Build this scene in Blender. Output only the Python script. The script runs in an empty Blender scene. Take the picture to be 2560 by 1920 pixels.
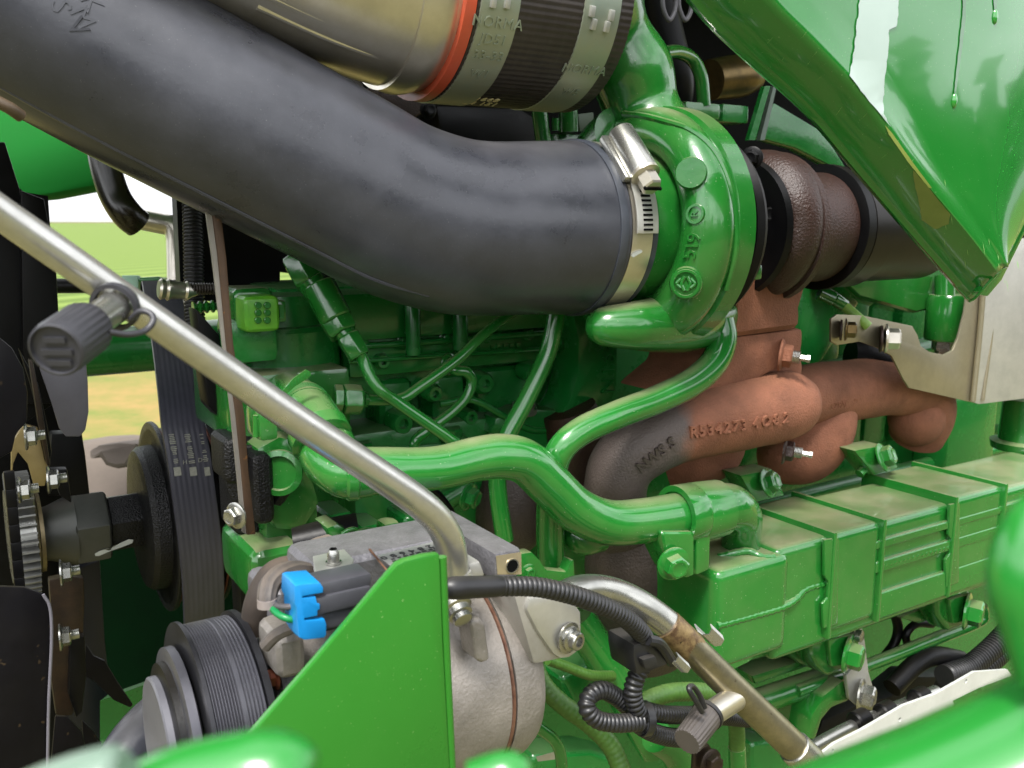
import bpy, bmesh, math, random
from mathutils import Vector, Matrix, noise
random.seed(7)
S = bpy.context.scene
COL = S.collection
rad = math.radians
# ---------------------------------------------------------------- camera
F = 2309.0                       # focal length in photo pixels (photo 2560 x 1920)
C0 = Vector((0, 0, 1.5))
PITCH = rad(10)
cam = bpy.data.cameras.new('camera'); camo = bpy.data.objects.new('camera', cam); COL.objects.link(camo)
camo.location = C0; camo.rotation_euler = (rad(90) - PITCH, 0, 0)
cam.sensor_width = 36; cam.lens = 36 * F / 2560; cam.clip_start = 0.02; cam.clip_end = 3000
cam.dof.use_dof = True; cam.dof.focus_distance = 0.74; cam.dof.aperture_fstop = 14.0
S.camera = camo
# ---------------------------------------------------------------- sky, sun, exposure
SUN_EL, SUN_AZ = rad(60), rad(196)      # azimuth from +Y, clockwise: behind the camera, left
w = bpy.data.worlds.new('World'); S.world = w; w.use_nodes = True
nt = w.node_tree; nt.nodes.clear()
def wn(t, **k):
    n = nt.nodes.new(t)
    for a, b in k.items(): setattr(n, a, b)
    return n
sky = wn('ShaderNodeTexSky', sky_type='NISHITA', sun_disc=False, sun_elevation=SUN_EL, sun_rotation=SUN_AZ, air_density=1.0, dust_density=3.0)
hs = wn('ShaderNodeHueSaturation'); hs.inputs['Saturation'].default_value = 0.16
tc = wn('ShaderNodeTexCoord'); mp = wn('ShaderNodeMapping'); mp.inputs['Scale'].default_value = (1, 1, 2.2)
nz = wn('ShaderNodeTexNoise'); nz.inputs['Scale'].default_value = 2.1; nz.inputs['Detail'].default_value = 6
cr = wn('ShaderNodeValToRGB'); cr.color_ramp.elements[0].position = .38; cr.color_ramp.elements[0].color = (1.35, 1.37, 1.4, 1)
cr.color_ramp.elements[1].position = .62; cr.color_ramp.elements[1].color = (3.0, 3.0, 3.0, 1)
mx = wn('ShaderNodeMix', data_type='RGBA', blend_type='MULTIPLY'); mx.inputs[0].default_value = 1
bg = wn('ShaderNodeBackground'); bg.inputs[1].default_value = 0.12
wo = wn('ShaderNodeOutputWorld'); L = nt.links.new
L(tc.outputs['Generated'], mp.inputs[0]); L(mp.outputs[0], nz.inputs['Vector']); L(nz.outputs[0], cr.inputs[0])
ov = wn('ShaderNodeMix', data_type='RGBA'); ov.inputs[0].default_value = .4; ov.inputs[7].default_value = (6.5, 6.6, 6.8, 1)   # thin overcast veil
L(sky.outputs[0], hs.inputs['Color']); L(hs.outputs[0], ov.inputs[6]); L(ov.outputs[2], mx.inputs[6]); L(cr.outputs[0], mx.inputs[7])
L(mx.outputs[2], bg.inputs[0]); L(bg.outputs[0], wo.inputs[0])
sl = bpy.data.lights.new('sun', 'SUN'); sl.energy = 3.2; sl.angle = rad(12); sl.color = (1, .96, .9)
so = bpy.data.objects.new('sun', sl); COL.objects.link(so); so.location = (0, -3, 6)
so.rotation_euler = Vector((-math.sin(SUN_AZ) * math.cos(SUN_EL), -math.cos(SUN_AZ) * math.cos(SUN_EL), -math.sin(SUN_EL))).to_track_quat('-Z', 'Y').to_euler()
S.view_settings.view_transform = 'Standard'; S.view_settings.look = 'None'; S.view_settings.gamma = 1
S.view_settings.exposure = 0.8
# ---------------------------------------------------------------- measuring helpers
ALPHA = rad(32)                  # the engine's long axis recedes to the right by this angle
E = Vector((math.cos(ALPHA), math.sin(ALPHA), 0)); N = Vector((math.sin(ALPHA), -math.cos(ALPHA), 0)); Z = Vector((0, 0, 1))
RM = Matrix.Rotation(rad(90) - PITCH, 3, 'X')
VR, VU, VF = RM @ Vector((1, 0, 0)), RM @ Vector((0, 1, 0)), RM @ Vector((0, 0, -1))
def ray(x, y): return RM @ Vector(((x - 1280) / F, (960 - y) / F, -1))
def P(x, y, d): return C0 + ray(x, y) * d
def tq(x, y, c): return c / -(ray(x, y).dot(N))
def Q(x, y, c): return C0 + ray(x, y) * tq(x, y, c)     # point in the vertical plane parallel to the engine, c metres away
def mpp(p): return (p - C0).dot(VF) / F                 # metres per photo pixel at a point
def proj(p):
    q = RM.transposed() @ (p - C0)
    return 1280 + F * q.x / -q.z, 960 - F * q.y / -q.z
def along(O, d, x):                                      # move from O along d until photo column x
    a, b = -1.5, 1.5
    for _ in range(50):
        m = (a + b) / 2
        q = RM.transposed() @ (O + d * m - C0)
        if q.z > -.01 or proj(O + d * m)[0] < x: a = m
        else: b = m
    return a
def lin(h):
    h = h.lstrip('#'); v = [int(h[i:i + 2], 16) / 255 for i in (0, 2, 4)]
    return tuple(a / 12.92 if a <= .04045 else ((a + .055) / 1.055) ** 2.4 for a in v)
# ---------------------------------------------------------------- geometry
def frame(d):
    d = d.normalized(); u = Z if abs(d.z) < .9 else Vector((1, 0, 0))
    a = u.cross(d).normalized(); return a, d.cross(a).normalized()
def spline(pts, sub):
    out = []; n = len(pts)
    for i in range(n - 1):
        p0 = pts[max(i - 1, 0)]; p1 = pts[i]; p2 = pts[i + 1]; p3 = pts[min(i + 2, n - 1)]
        if i == 0: p0 = [2 * a - b for a, b in zip(p1, p2)]
        if i == n - 2: p3 = [2 * a - b for a, b in zip(p2, p1)]
        for k in range(sub):
            t = k / sub
            out.append([.5 * (2 * b + (c - a) * t + (2 * a - 5 * b + 4 * c - d) * t * t + (3 * b - a - 3 * c + d) * t ** 3) for a, b, c, d in zip(p0, p1, p2, p3)])
    out.append(list(pts[-1])); return out
class G:
    def __init__(s): s.v = []; s.f = []
    def add(s, vs, fs):
        o = len(s.v); s.v += [Vector(a) for a in vs]; s.f += [tuple(i + o for i in f) for f in fs]; return s
    def wtube(s, pr, seg=20, sub=6, caps=True, mod=None, step=None, mod_r=None):
        """pr: list of (world point, radius)"""
        d4 = spline([(p.x, p.y, p.z, r) for p, r in pr], sub) if len(pr) > 2 or sub > 1 else [(p.x, p.y, p.z, r) for p, r in pr]
        ps = [Vector(a[:3]) for a in d4]; rs = [a[3] for a in d4]
        if step:
            q = [ps[0]]; qr = [rs[0]]; acc = 0.
            for i in range(1, len(ps)):
                L_ = (ps[i] - ps[i - 1]).length
                while acc + step <= L_ + 1e-12 and L_ > 0:
                    acc += step; t = acc / L_; q.append(ps[i - 1].lerp(ps[i], t)); qr.append(rs[i - 1] * (1 - t) + rs[i] * t)
                acc -= L_
            ps, rs = q, qr
        vs = []; fs = []; a = None; arc = 0
        for i, p in enumerate(ps):
            t = (ps[min(i + 1, len(ps) - 1)] - ps[max(i - 1, 0)]).normalized()
            if i: arc += (p - ps[i - 1]).length
            if a is None: a, b = frame(t)
            else: a = (a - t * a.dot(t)).normalized(); b = t.cross(a)
            r = rs[i] * (mod(arc, i) if mod else 1)
            for k in range(seg):
                w_ = 2 * math.pi * k / seg; rr = r * (mod_r(w_, arc) if mod_r else 1)
                vs.append(p + (a * math.cos(w_) + b * math.sin(w_)) * rr)
        n = len(ps)
        for i in range(n - 1):
            for k in range(seg):
                fs.append((i * seg + k, i * seg + (k + 1) % seg, (i + 1) * seg + (k + 1) % seg, (i + 1) * seg + k))
        if caps: fs.append(tuple(range(seg - 1, -1, -1))); fs.append(tuple((n - 1) * seg + k for k in range(seg)))
        return s.add(vs, fs)
    def tube(s, pts, r=None, **k):
        pr = []
        for p in pts:
            q = Q(p[0], p[1], p[2]); pr.append((q, (p[3] if len(p) > 3 else r) * mpp(q)))
        return s.wtube(pr, **k)
    def lathe(s, A, ax, prof, seg=32, cap=True, rot=0, mod=None):
        ax = ax.normalized(); a, b = frame(ax); vs = []; fs = []
        for h, r in prof:
            for k in range(seg):
                w_ = 2 * math.pi * (k + rot) / seg; m = mod(w_, h) if mod else 1
                vs.append(A + ax * h + (a * math.cos(w_) + b * math.sin(w_)) * r * m)
        n = len(prof)
        for i in range(n - 1):
            for k in range(seg): fs.append((i * seg + k, i * seg + (k + 1) % seg, (i + 1) * seg + (k + 1) % seg, (i + 1) * seg + k))
        if cap: fs.append(tuple(range(seg - 1, -1, -1))); fs.append(tuple((n - 1) * seg + k for k in range(seg)))
        return s.add(vs, fs)
    def box(s, c, a, b, d):
        """centre and three half-extent vectors"""
        vs = [c + a * i + b * j + d * k for i in (-1, 1) for j in (-1, 1) for k in (-1, 1)]
        return s.add(vs, [(0, 1, 3, 2), (4, 6, 7, 5), (0, 4, 5, 1), (2, 3, 7, 6), (0, 2, 6, 4), (1, 5, 7, 3)])
    def prism(s, pts, off, holes=()):
        n = len(pts)
        if not holes:
            return s.add(list(pts) + [p + off for p in pts], [tuple(range(n)), tuple(range(2 * n - 1, n - 1, -1))] + [(i, n + i, n + (i + 1) % n, (i + 1) % n) for i in range(n)])
        loops = [list(pts)] + [list(h) for h in holes]
        bm = bmesh.new(); es = []; bl = []
        for lp in loops:
            bv = [bm.verts.new(p) for p in lp]; bl.append(bv)
            es += [bm.edges.new((bv[i], bv[(i + 1) % len(bv)])) for i in range(len(bv))]
        bmesh.ops.triangle_fill(bm, use_beauty=True, edges=es)
        bm.verts.index_update(); vs = [v.co.copy() for v in bm.verts]; m = len(vs)
        fs = [tuple(v.index for v in f.verts) for f in bm.faces]
        fs += [tuple(i + m for i in reversed(f)) for f in fs]
        for bv in bl:
            for i in range(len(bv)):
                a, b = bv[i].index, bv[(i + 1) % len(bv)].index; fs.append((a, b, b + m, a + m))
        bm.free(); return s.add(vs + [p + off for p in vs], fs)
    def plate(s, out, c, th, dr=None, holes=()):
        """outline in photo pixels lying in plane c (or (x,y,c) points); th metres thick, away from the viewer"""
        W = lambda p: Q(p[0], p[1], p[2] if len(p) > 2 else c)
        hs_ = []
        for (hx, hy, hr) in holes:
            o = W((hx, hy)); r = hr * mpp(o)
            hs_.append([o + (E * math.cos(2 * math.pi * k / 16) + Z * math.sin(2 * math.pi * k / 16)) * r for k in range(16)])
        return s.prism([W(p) for p in out], (dr or -N) * th, hs_)
    def ebox(s, x0, y0, x1, y1, c, th):
        a, b = Q(x0, y0, c), Q(x1, y1, c); d = b - a
        e = E * d.dot(E) / 2; z = Z * d.z / 2
        return s.box(a + e + z - N * th / 2, e, -z, -N * th / 2)
    def hexbolt(s, p, ax, r, wash=True, h=.9, stud=0):
        ax = ax.normalized(); z0 = 0
        if wash: s.lathe(p, ax, [(0, r * 1.42), (r * .16, r * 1.42), (r * .3, r * 1.15)], 24); z0 = r * .2
        s.lathe(p + ax * z0, ax, [(0, r), (r * h * .86, r), (r * h, r * .84)], 6, rot=.3)
        s.lathe(p + ax * (z0 + r * h * .98), ax, [(0, r * .8), (r * .05, r * .62), (r * .02, r * .55), (r * .02, .0001)], 16)
        if stud: s.lathe(p + ax * z0, ax, [(0, r * .5), (stud, r * .5), (stud + r * .1, r * .4)], 14, mod=None)
        return s
    def sphere(s, c, a, b, d, nu=24, nv=14):
        vs = []; fs = []
        for i in range(nv + 1):
            t = math.pi * i / nv
            for k in range(nu):
                u = 2 * math.pi * k / nu; vs.append(c + a * math.sin(t) * math.cos(u) + b * math.sin(t) * math.sin(u) + d * math.cos(t))
        for i in range(nv):
            for k in range(nu): fs.append((i * nu + k, i * nu + (k + 1) % nu, (i + 1) * nu + (k + 1) % nu, (i + 1) * nu + k))
        return s.add(vs, fs)
    def text(s, body, size, ext, fn, bold=0.0):
        cu = bpy.data.curves.new('lettering', 'FONT'); cu.body = body; cu.size = size; cu.extrude = ext; cu.align_x = 'CENTER'; cu.align_y = 'CENTER'
        cu.offset = bold; cu.resolution_u = 2; cu.space_character = 1.08
        o = bpy.data.objects.new('lettering', cu); COL.objects.link(o)
        me = bpy.data.meshes.new_from_object(o)
        s.add([fn(v.co.x, v.co.y, v.co.z) for v in me.vertices], [tuple(p.vertices) for p in me.polygons])
        bpy.data.objects.remove(o); bpy.data.curves.remove(cu); bpy.data.meshes.remove(me); return s
    def build(s, name, m, parent=None, label=None, cat=None, group=None, bev=0, bseg=2, sharp=35, kind=None, sub=0, disp=None):
        bm = bmesh.new(); vv = [bm.verts.new(p) for p in s.v]
        for f in s.f:
            try: bm.faces.new([vv[i] for i in f])
            except ValueError: pass
        bmesh.ops.remove_doubles(bm, verts=bm.verts, dist=1e-6)
        bmesh.ops.recalc_face_normals(bm, faces=bm.faces)
        if bev:
            ed = [e for e in bm.edges if len(e.link_faces) == 2 and e.calc_face_angle(0) > rad(28)]
            bmesh.ops.bevel(bm, geom=ed, offset=bev, segments=bseg, profile=.6, affect='EDGES', clamp_overlap=True)
        if sub: bmesh.ops.subdivide_edges(bm, edges=bm.edges, cuts=sub, use_grid_fill=True)
        if disp:
            for v in bm.verts: v.co += disp(v.co)
        if not bm.verts: bm.free(); return None
        lo = Vector([min(v.co[i] for v in bm.verts) for i in range(3)]); hi = Vector([max(v.co[i] for v in bm.verts) for i in range(3)])
        org = (lo + hi) / 2; org.z = lo.z
        if parent is None or label is None: pass
        for v in bm.verts: v.co -= org
        me = bpy.data.meshes.new(name); bm.to_mesh(me); bm.free()
        for p in me.polygons: p.use_smooth = True
        me.set_sharp_from_angle(angle=rad(sharp))
        me.materials.append(m)
        o = bpy.data.objects.new(name, me); COL.objects.link(o)
        q = parent; wl = Vector((0, 0, 0))
        while q is not None: wl += q.location; q = q.parent
        o.location = org - wl
        if parent: o.parent = parent
        tag(o, label, cat, group, kind); return o
def tag(o, label=None, cat=None, group=None, kind=None):
    for k, v in (('label', label), ('category', cat), ('group', group), ('kind', kind)):
        if v: o[k] = v
def thing(name, label, cat, p, group=None):
    o = bpy.data.objects.new(name, None); COL.objects.link(o); o.empty_display_size = .02
    o.location = Q(*p) if not isinstance(p, Vector) else p; tag(o, label, cat, group); return o
def label_on(p, u, n, r=None):
    """mapping for lettering lying on a surface at p: u along the writing, n outward, r bend radius across the lines"""
    n = (n - u * n.dot(u)).normalized(); v = n.cross(u)
    if r: return lambda x, y, h: p + u * x + v * math.sin(y / r) * (r + h) + n * ((math.cos(y / r)) * (r + h) - r)
    return lambda x, y, h: p + u * x + v * y + n * h
# ---------------------------------------------------------------- materials
def mat(name, c1, c2=None, rough=.4, metal=0., scale=30, bump=0., bscale=200, dust=0., dcol='#8a8568', coat=0., spec=.5, streak=None, rvar=.12, amp=.5, speck=0., scol='#d8d2c0', specs=420, wave=None, contrast=.18):
    m = bpy.data.materials.new(name); m.use_nodes = True; t = m.node_tree; b = t.nodes['Principled BSDF']; ln = t.links.new
    def n(ty, **k):
        x = t.nodes.new(ty)
        for a, q in k.items(): setattr(x, a, q)
        return x
    def math_(op, a, bb, clamp=False):
        x = n('ShaderNodeMath', operation=op, use_clamp=clamp)
        for i, q in enumerate((a, bb)):
            if isinstance(q, (int, float)): x.inputs[i].default_value = q
            else: ln(q, x.inputs[i])
        return x.outputs[0]
    def mix(fac, a, bb):
        x = n('ShaderNodeMix', data_type='RGBA')
        for i, q in ((0, fac), (6, a), (7, bb)):
            if isinstance(q, tuple): x.inputs[i].default_value = (*q, 1)
            elif isinstance(q, (int, float)): x.inputs[i].default_value = q
            else: ln(q, x.inputs[i])
        return x.outputs[2]
    tcn = n('ShaderNodeTexCoord'); co = tcn.outputs['Object']
    if streak:
        mp_ = n('ShaderNodeMapping'); mp_.inputs['Scale'].default_value = streak; ln(co, mp_.inputs[0]); sc = mp_.outputs[0]
    else: sc = co
    nz_ = n('ShaderNodeTexNoise'); nz_.inputs['Scale'].default_value = scale; nz_.inputs['Detail'].default_value = 9; nz_.inputs['Roughness'].default_value = .68; ln(sc, nz_.inputs['Vector'])
    k = n('ShaderNodeMapRange'); k.inputs[1].default_value = .5 - contrast; k.inputs[2].default_value = .5 + contrast; ln(nz_.outputs[0], k.inputs[0]); fac = k.outputs[0]
    a = lin(c1); col = mix(fac, a, lin(c2)) if c2 else a
    rg = math_('ADD', math_('MULTIPLY', math_('SUBTRACT', nz_.outputs[0], .5), rvar * 2), rough)
    if speck:
        v = n('ShaderNodeTexNoise'); v.inputs['Scale'].default_value = specs; v.inputs['Detail'].default_value = 2; ln(co, v.inputs['Vector'])
        s_ = n('ShaderNodeMapRange'); s_.inputs[1].default_value = .70; s_.inputs[2].default_value = .76; s_.inputs[4].default_value = speck; ln(v.outputs[0], s_.inputs[0])
        col = mix(s_.outputs[0], col, lin(scol))
    if dust:
        ge = n('ShaderNodeNewGeometry'); sx = n('ShaderNodeSeparateXYZ'); ln(ge.outputs['Normal'], sx.inputs[0])
        d1 = n('ShaderNodeMapRange'); d1.inputs[1].default_value = .72; d1.inputs[2].default_value = 1.0; ln(sx.outputs[2], d1.inputs[0])
        n2 = n('ShaderNodeTexNoise'); n2.inputs['Scale'].default_value = 24; n2.inputs['Detail'].default_value = 6; ln(co, n2.inputs['Vector'])
        d2 = n('ShaderNodeMapRange'); d2.inputs[1].default_value = .3; d2.inputs[2].default_value = .7; d2.inputs[3].default_value = .42; d2.inputs[4].default_value = 1; ln(n2.outputs[0], d2.inputs[0])
        df = math_('MULTIPLY', math_('MULTIPLY', d1.outputs[0], d2.outputs[0]), dust, True)
        thin = n('ShaderNodeMapRange'); thin.inputs[1].default_value = .45; thin.inputs[2].default_value = .75; thin.inputs[4].default_value = .10 * min(1, dust); ln(n2.outputs[0], thin.inputs[0])
        df = math_('MAXIMUM', df, thin.outputs[0])
        col = mix(df, col, lin(dcol)); rg = math_('ADD', rg, math_('MULTIPLY', df, .5), True)
    if isinstance(col, tuple): b.inputs['Base Color'].default_value = (*col, 1)
    else: ln(col, b.inputs['Base Color'])
    ln(rg, b.inputs['Roughness'])
    b.inputs['Metallic'].default_value = metal; b.inputs['Specular IOR Level'].default_value = spec
    b.inputs['Coat Weight'].default_value = coat; b.inputs['Coat Roughness'].default_value = .04
    if bump:
        n3 = n('ShaderNodeTexNoise'); n3.inputs['Scale'].default_value = bscale; n3.inputs['Detail'].default_value = 3; ln(co, n3.inputs['Vector'])
        bp = n('ShaderNodeBump'); bp.inputs['Strength'].default_value = bump; bp.inputs['Distance'].default_value = .002; ln(n3.outputs[0], bp.inputs['Height']); ln(bp.outputs[0], b.inputs['Normal'])
    return m
GREEN = mat('green paint', '#1a6624', '#1e6d25', .17, rvar=.22, scale=18, coat=.6, dust=.8, bump=.02, bscale=70, speck=.25)
GREENCLEAN = mat('clean green hood paint', '#1b6a25', '#1d6e26', .14, scale=14, coat=.6, dust=.0, speck=.3, scol='#9fc090', specs=700, bump=.012, bscale=30)
GREENCAST = mat('green painted casting', '#185d20', '#1b6320', .2, scale=22, coat=.5, dust=.8, bump=.10, bscale=160, speck=.2)
GREENDEEP = mat('green painted block casting', '#126326', '#166b28', .26, scale=20, coat=.25, dust=.6, bump=.15, bscale=140, dcol='#5d6a4c')
RUBBER = mat('black rubber hose', '#222327', '#3c3e46', .32, scale=12, bump=.05, bscale=260, dust=.25, dcol='#7a7672', rvar=.25, speck=.35, scol='#7d7d7c', specs=900, contrast=.3)
RUBBERDK = mat('dark rubber', '#111113', '#1b1b1e', .45, scale=40, dust=.2, dcol='#6b665c')
PLASTIC = mat('black plastic conduit', '#141517', '#202022', .38, scale=60, dust=.2, dcol='#6d675c')
GREYPL = mat('grey plastic cap', '#2b2b30', '#343439', .45, scale=50)
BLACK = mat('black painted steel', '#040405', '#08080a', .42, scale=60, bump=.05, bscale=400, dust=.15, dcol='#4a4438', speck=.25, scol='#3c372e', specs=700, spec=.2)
BLACKT = mat('black textured iron', '#070708', '#101012', .38, scale=90, bump=.8, bscale=600, speck=.2, scol='#3c3c40', specs=700, spec=.3)
STEEL = mat('zinc plated steel', '#b4b3ac', '#9a9a95', .28, .92, scale=40, rvar=.1, streak=(1, 1, 1), bump=.02, bscale=300)
STEELB = mat('brushed stainless tube', '#d2cdc2', '#c0baac', .32, .88, scale=30, rvar=.14, bump=.03, bscale=60, streak=(1, 1, 1))
ALUTUBE = mat('aluminium tube', '#c6c5c0', '#b2b1ac', .3, .85, scale=60, rvar=.12, bump=.02, bscale=400)
OLDTUBE = mat('stained zinc tube', '#a39a80', '#6f6a57', .32, .9, scale=26, rvar=.2, bump=.04, bscale=300, speck=.6, scol='#3c3123', specs=150)
CASTAL = mat('cast aluminium', '#7b7670', '#908a84', .46, .3, scale=60, bump=.3, bscale=420, speck=.5, scol='#b8b3ab', specs=500, dust=.15)
CASTDK = mat('grey cast aluminium', '#5c5b5f', '#727175', .46, .35, scale=60, bump=.35, bscale=420, speck=.4, scol='#9c9b9c', specs=420, dust=.1)
RUST = mat('rusty cast iron', '#8a5943', '#633f2e', .74, 0, scale=17, bump=.5, bscale=520, speck=.4, scol='#8f7160', specs=620, dust=.15, dcol='#8f7458', spec=.3)
RUSTDK = mat('dark rusty cast iron', '#321c14', '#22130e', .48, 0, scale=18, bump=.5, bscale=450, speck=.35, scol='#5a3c30', specs=500, spec=.5)
RUSTGREY = mat('heat greyed iron', '#3c3532', '#4b423d', .42, .3, scale=24, bump=.4, bscale=450, speck=.3, scol='#6d635c', specs=500)
RUSTRED = mat('bright rust', '#7a3a20', '#4a2416', .7, scale=90, bump=.2, bscale=500)
SHIELD = mat('galvanised sheet', '#a89f88', '#948d78', .36, .75, scale=26, rvar=.12, bump=.02, bscale=60)
GALV = mat('bright galvanised sheet', '#bdbcb6', '#a7a6a0', .38, .6, scale=30)
ORANGE = mat('orange silicone', '#b8472a', '#ad4c34', .42, scale=60, dust=.2, dcol='#a97c6a')
BLUE = mat('blue plastic connector', '#1779b8', '#1a7ec0', .32, scale=50)
BANDM = mat('clamp band steel', '#8d998c', '#989a84', .42, .55, scale=22, rvar=.12, speck=.3, scol='#6f7264', specs=300)
FABRIC = mat('ribbed hose fabric', '#211b18', '#302924', .5, scale=40, dust=.2, dcol='#6a6258')
BELT = mat('ribbed drive belt', '#303039', '#3f3e48', .42, scale=30, streak=(1, 1, .06))
WHITE = mat('white paint mark', '#b9bdba', None, .5)
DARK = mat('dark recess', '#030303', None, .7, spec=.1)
BRAID = mat('green painted braided hose', '#31561c', '#426624', .45, scale=120, dust=.2)
SHOE = mat('brown worn steel', '#3a2c20', '#1f1a16', .42, .5, scale=60, dust=.2)
WIREG = mat('green wire insulation', '#0d7a42', None, .35)
LABEL = mat('printed foil label', '#8e8e8c', None, .35, .3)
INK = mat('grey label ink', '#2a2a2c', None, .6)
BRASS = mat('dull brass', '#6d5a36', '#4c4028', .32, .8, scale=50)
SKYREFL = mat('painted sky reflection', '#9fb0a8', '#96a8a0', .2, scale=9)  # pale colour standing in for sky mirrored in the hood
TAN = mat('dried tan stain', '#6f7d3c', '#647434', .5, scale=40)
# ================================================================ the setting behind the engine
def ground():
    m = mat('dry grass field', '#575636', '#66603f', .9, scale=.9, contrast=.1, spec=.1, bump=.0)
    me = bpy.data.meshes.new('ground'); n = 60; vs = []; fs = []
    ys = [-40, -10, -3, 0, 1, 2, 3, 4, 6, 8, 11, 15, 20, 28, 40, 60, 90, 140, 220, 400, 900, 2500]
    xs = [-2500, -900, -300, -120, -60, -30, -15, -8, -4, -2, 0, 2, 4, 8, 15, 30, 60, 120, 300, 900, 2500]
    for y in ys:
        for x in xs: vs.append((x, y, 0.0))
    k = len(xs)
    for j in range(len(ys) - 1):
        for i in range(k - 1): fs.append((j * k + i, j * k + i + 1, (j + 1) * k + i + 1, (j + 1) * k + i))
    me.from_pydata(vs, [], fs); me.materials.append(m)
    o = bpy.data.objects.new('ground', me); COL.objects.link(o); tag(o, 'dry yellow grass field seen past the left side of the engine', kind='structure')
    v = G(); v.prism([Vector((-60, 2.6, .004)), Vector((60, 2.6, .004)), Vector((60, 9.5, .004)), Vector((-60, 9.5, .004))], Vector((0, 0, .002)))
    v.build('path', mat('dry straw grass', '#846f44', '#626a35', .9, scale=1.6, contrast=.12, spec=.1), None, 'strip of dry straw coloured grass beyond the tractor', kind='structure')
    # crop field beyond, striped rows
    f = bpy.data.materials.new('green crop rows'); f.use_nodes = True; t = f.node_tree; b = t.nodes['Principled BSDF']
    tc_ = t.nodes.new('ShaderNodeTexCoord'); wv = t.nodes.new('ShaderNodeTexWave'); wv.inputs['Scale'].default_value = .3; wv.inputs['Distortion'].default_value = 1.2; wv.inputs['Detail'].default_value = 2
    rp = t.nodes.new('ShaderNodeValToRGB'); rp.color_ramp.elements[0].color = (*lin('#4c5e27'), 1); rp.color_ramp.elements[1].color = (*lin('#687a3a'), 1)
    mp_ = t.nodes.new('ShaderNodeMapping'); mp_.inputs['Rotation'].default_value = (0, 0, rad(35)); t.links.new(tc_.outputs['Object'], mp_.inputs[0])
    t.links.new(mp_.outputs[0], wv.inputs['Vector']); t.links.new(wv.outputs[0], rp.inputs[0]); t.links.new(rp.outputs[0], b.inputs['Base Color']); b.inputs['Roughness'].default_value = .9; b.inputs['Specular IOR Level'].default_value = .1
    me = bpy.data.meshes.new('hill'); vs = []; fs = []; nx, ny = 40, 16
    for j in range(ny + 1):
        y = 11 + j * 9
        for i in range(nx + 1):
            x = -140 + i * 7; vs.append((x, y, .01 + 1.36 * math.sin(min(1, j / 11) * math.pi / 2) ** 1 * (1 + .15 * math.sin(x * .02))))
    for j in range(ny):
        for i in range(nx): fs.append((j * (nx + 1) + i, j * (nx + 1) + i + 1, (j + 1) * (nx + 1) + i + 1, (j + 1) * (nx + 1) + i))
    me.from_pydata(vs, [], fs); me.materials.append(f)
    for p in me.polygons: p.use_smooth = True
    o = bpy.data.objects.new('hill', me); COL.objects.link(o); tag(o, 'bright green striped crop field on a low rise behind the tractor', kind='structure')
ground()

# unseen trees, added to close off the low sky and darken paint reflections
def trees():
    g = G(); rnd = random.Random(3)
    for i in range(9000):
        a = rad(rnd.uniform(75, 285)); d = rnd.uniform(12, 16); hmax = 3.1 + 1.8 * noise.noise(Vector((a * 7, 0, 4))) + 1.2 * noise.noise(Vector((a * 31, 2, 0)))
        z = rnd.uniform(0, hmax); p = Vector((math.sin(a) * d, math.cos(a) * d, z)); u = Vector((rnd.gauss(0, 1), rnd.gauss(0, 1), rnd.gauss(0, 1))).normalized(); v = u.orthogonal().normalized(); k = rnd.uniform(.25, .6)
        g.add([p - u * k, p + v * k * .6, p + u * k, p - v * k * .6], [(0, 1, 2, 3)])
    me = bpy.data.meshes.new('added_tree_line'); me.from_pydata([tuple(v) for v in g.v], [], g.f); me.materials.append(mat('added tree foliage', '#2c3d1c', '#3c4c24', .7, scale=.8))
    o = bpy.data.objects.new('added_tree_line', me); COL.objects.link(o); tag(o, 'row of leafy trees added out of view behind the camera to block low sky', 'trees', kind='stuff')
trees()
# ---- opposite side of the tractor, seen through the gap
g = G(); g.prism([P(-250, 215, 1.45), P(245, 300, 1.5), P(268, 425, 1.5), P(256, 462, 1.5), P(115, 488, 1.47), P(-250, 520, 1.4)], VF * .05)
g.build('far_hood_panel', mat('matt green far panel', '#0c641f', '#0d6a22', .75, scale=6, spec=.15), None, 'smooth green hood panel of the far side in the gap under the black hose', 'hood panel', bev=.012)
T = thing('cross_beam', 'green horizontal beam behind the drive belt, above the straw coloured grass', 'beam', Q(150, 880, 1.2))
g = G(); pa, pb = P(60, 895, 1.3), P(620, 850, 1.38)
g.wtube([(pa, .034), (pb, .034)], seg=28, sub=1); g.build('tube', GREENDEEP, T)
g = G(); g.wtube([(P(140, 715, 1.36), .011), (P(440, 712, 1.4), .011)], sub=1)
g.build('brake_pipe', BLACK, None, 'thin black pipe running across the gap below the bright field', 'pipe')
T = thing('pipe_bracket', 'pale green sheet bracket on the thin black pipe behind the silver tube', 'bracket', P(322, 705, 1.34))
G().prism([P(302, 688, 1.33), P(346, 688, 1.33), P(344, 742, 1.33), P(318, 740, 1.33)], VF * .01).build('plate', mat('pale green paint', '#8fb7a0', None, .4), T, bev=.002)
G().prism([P(347, 693, 1.33), P(400, 690, 1.33), P(398, 704, 1.33), P(347, 706, 1.33)], VF * .03).build('flange', GREENDEEP, T, bev=.003)
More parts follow.
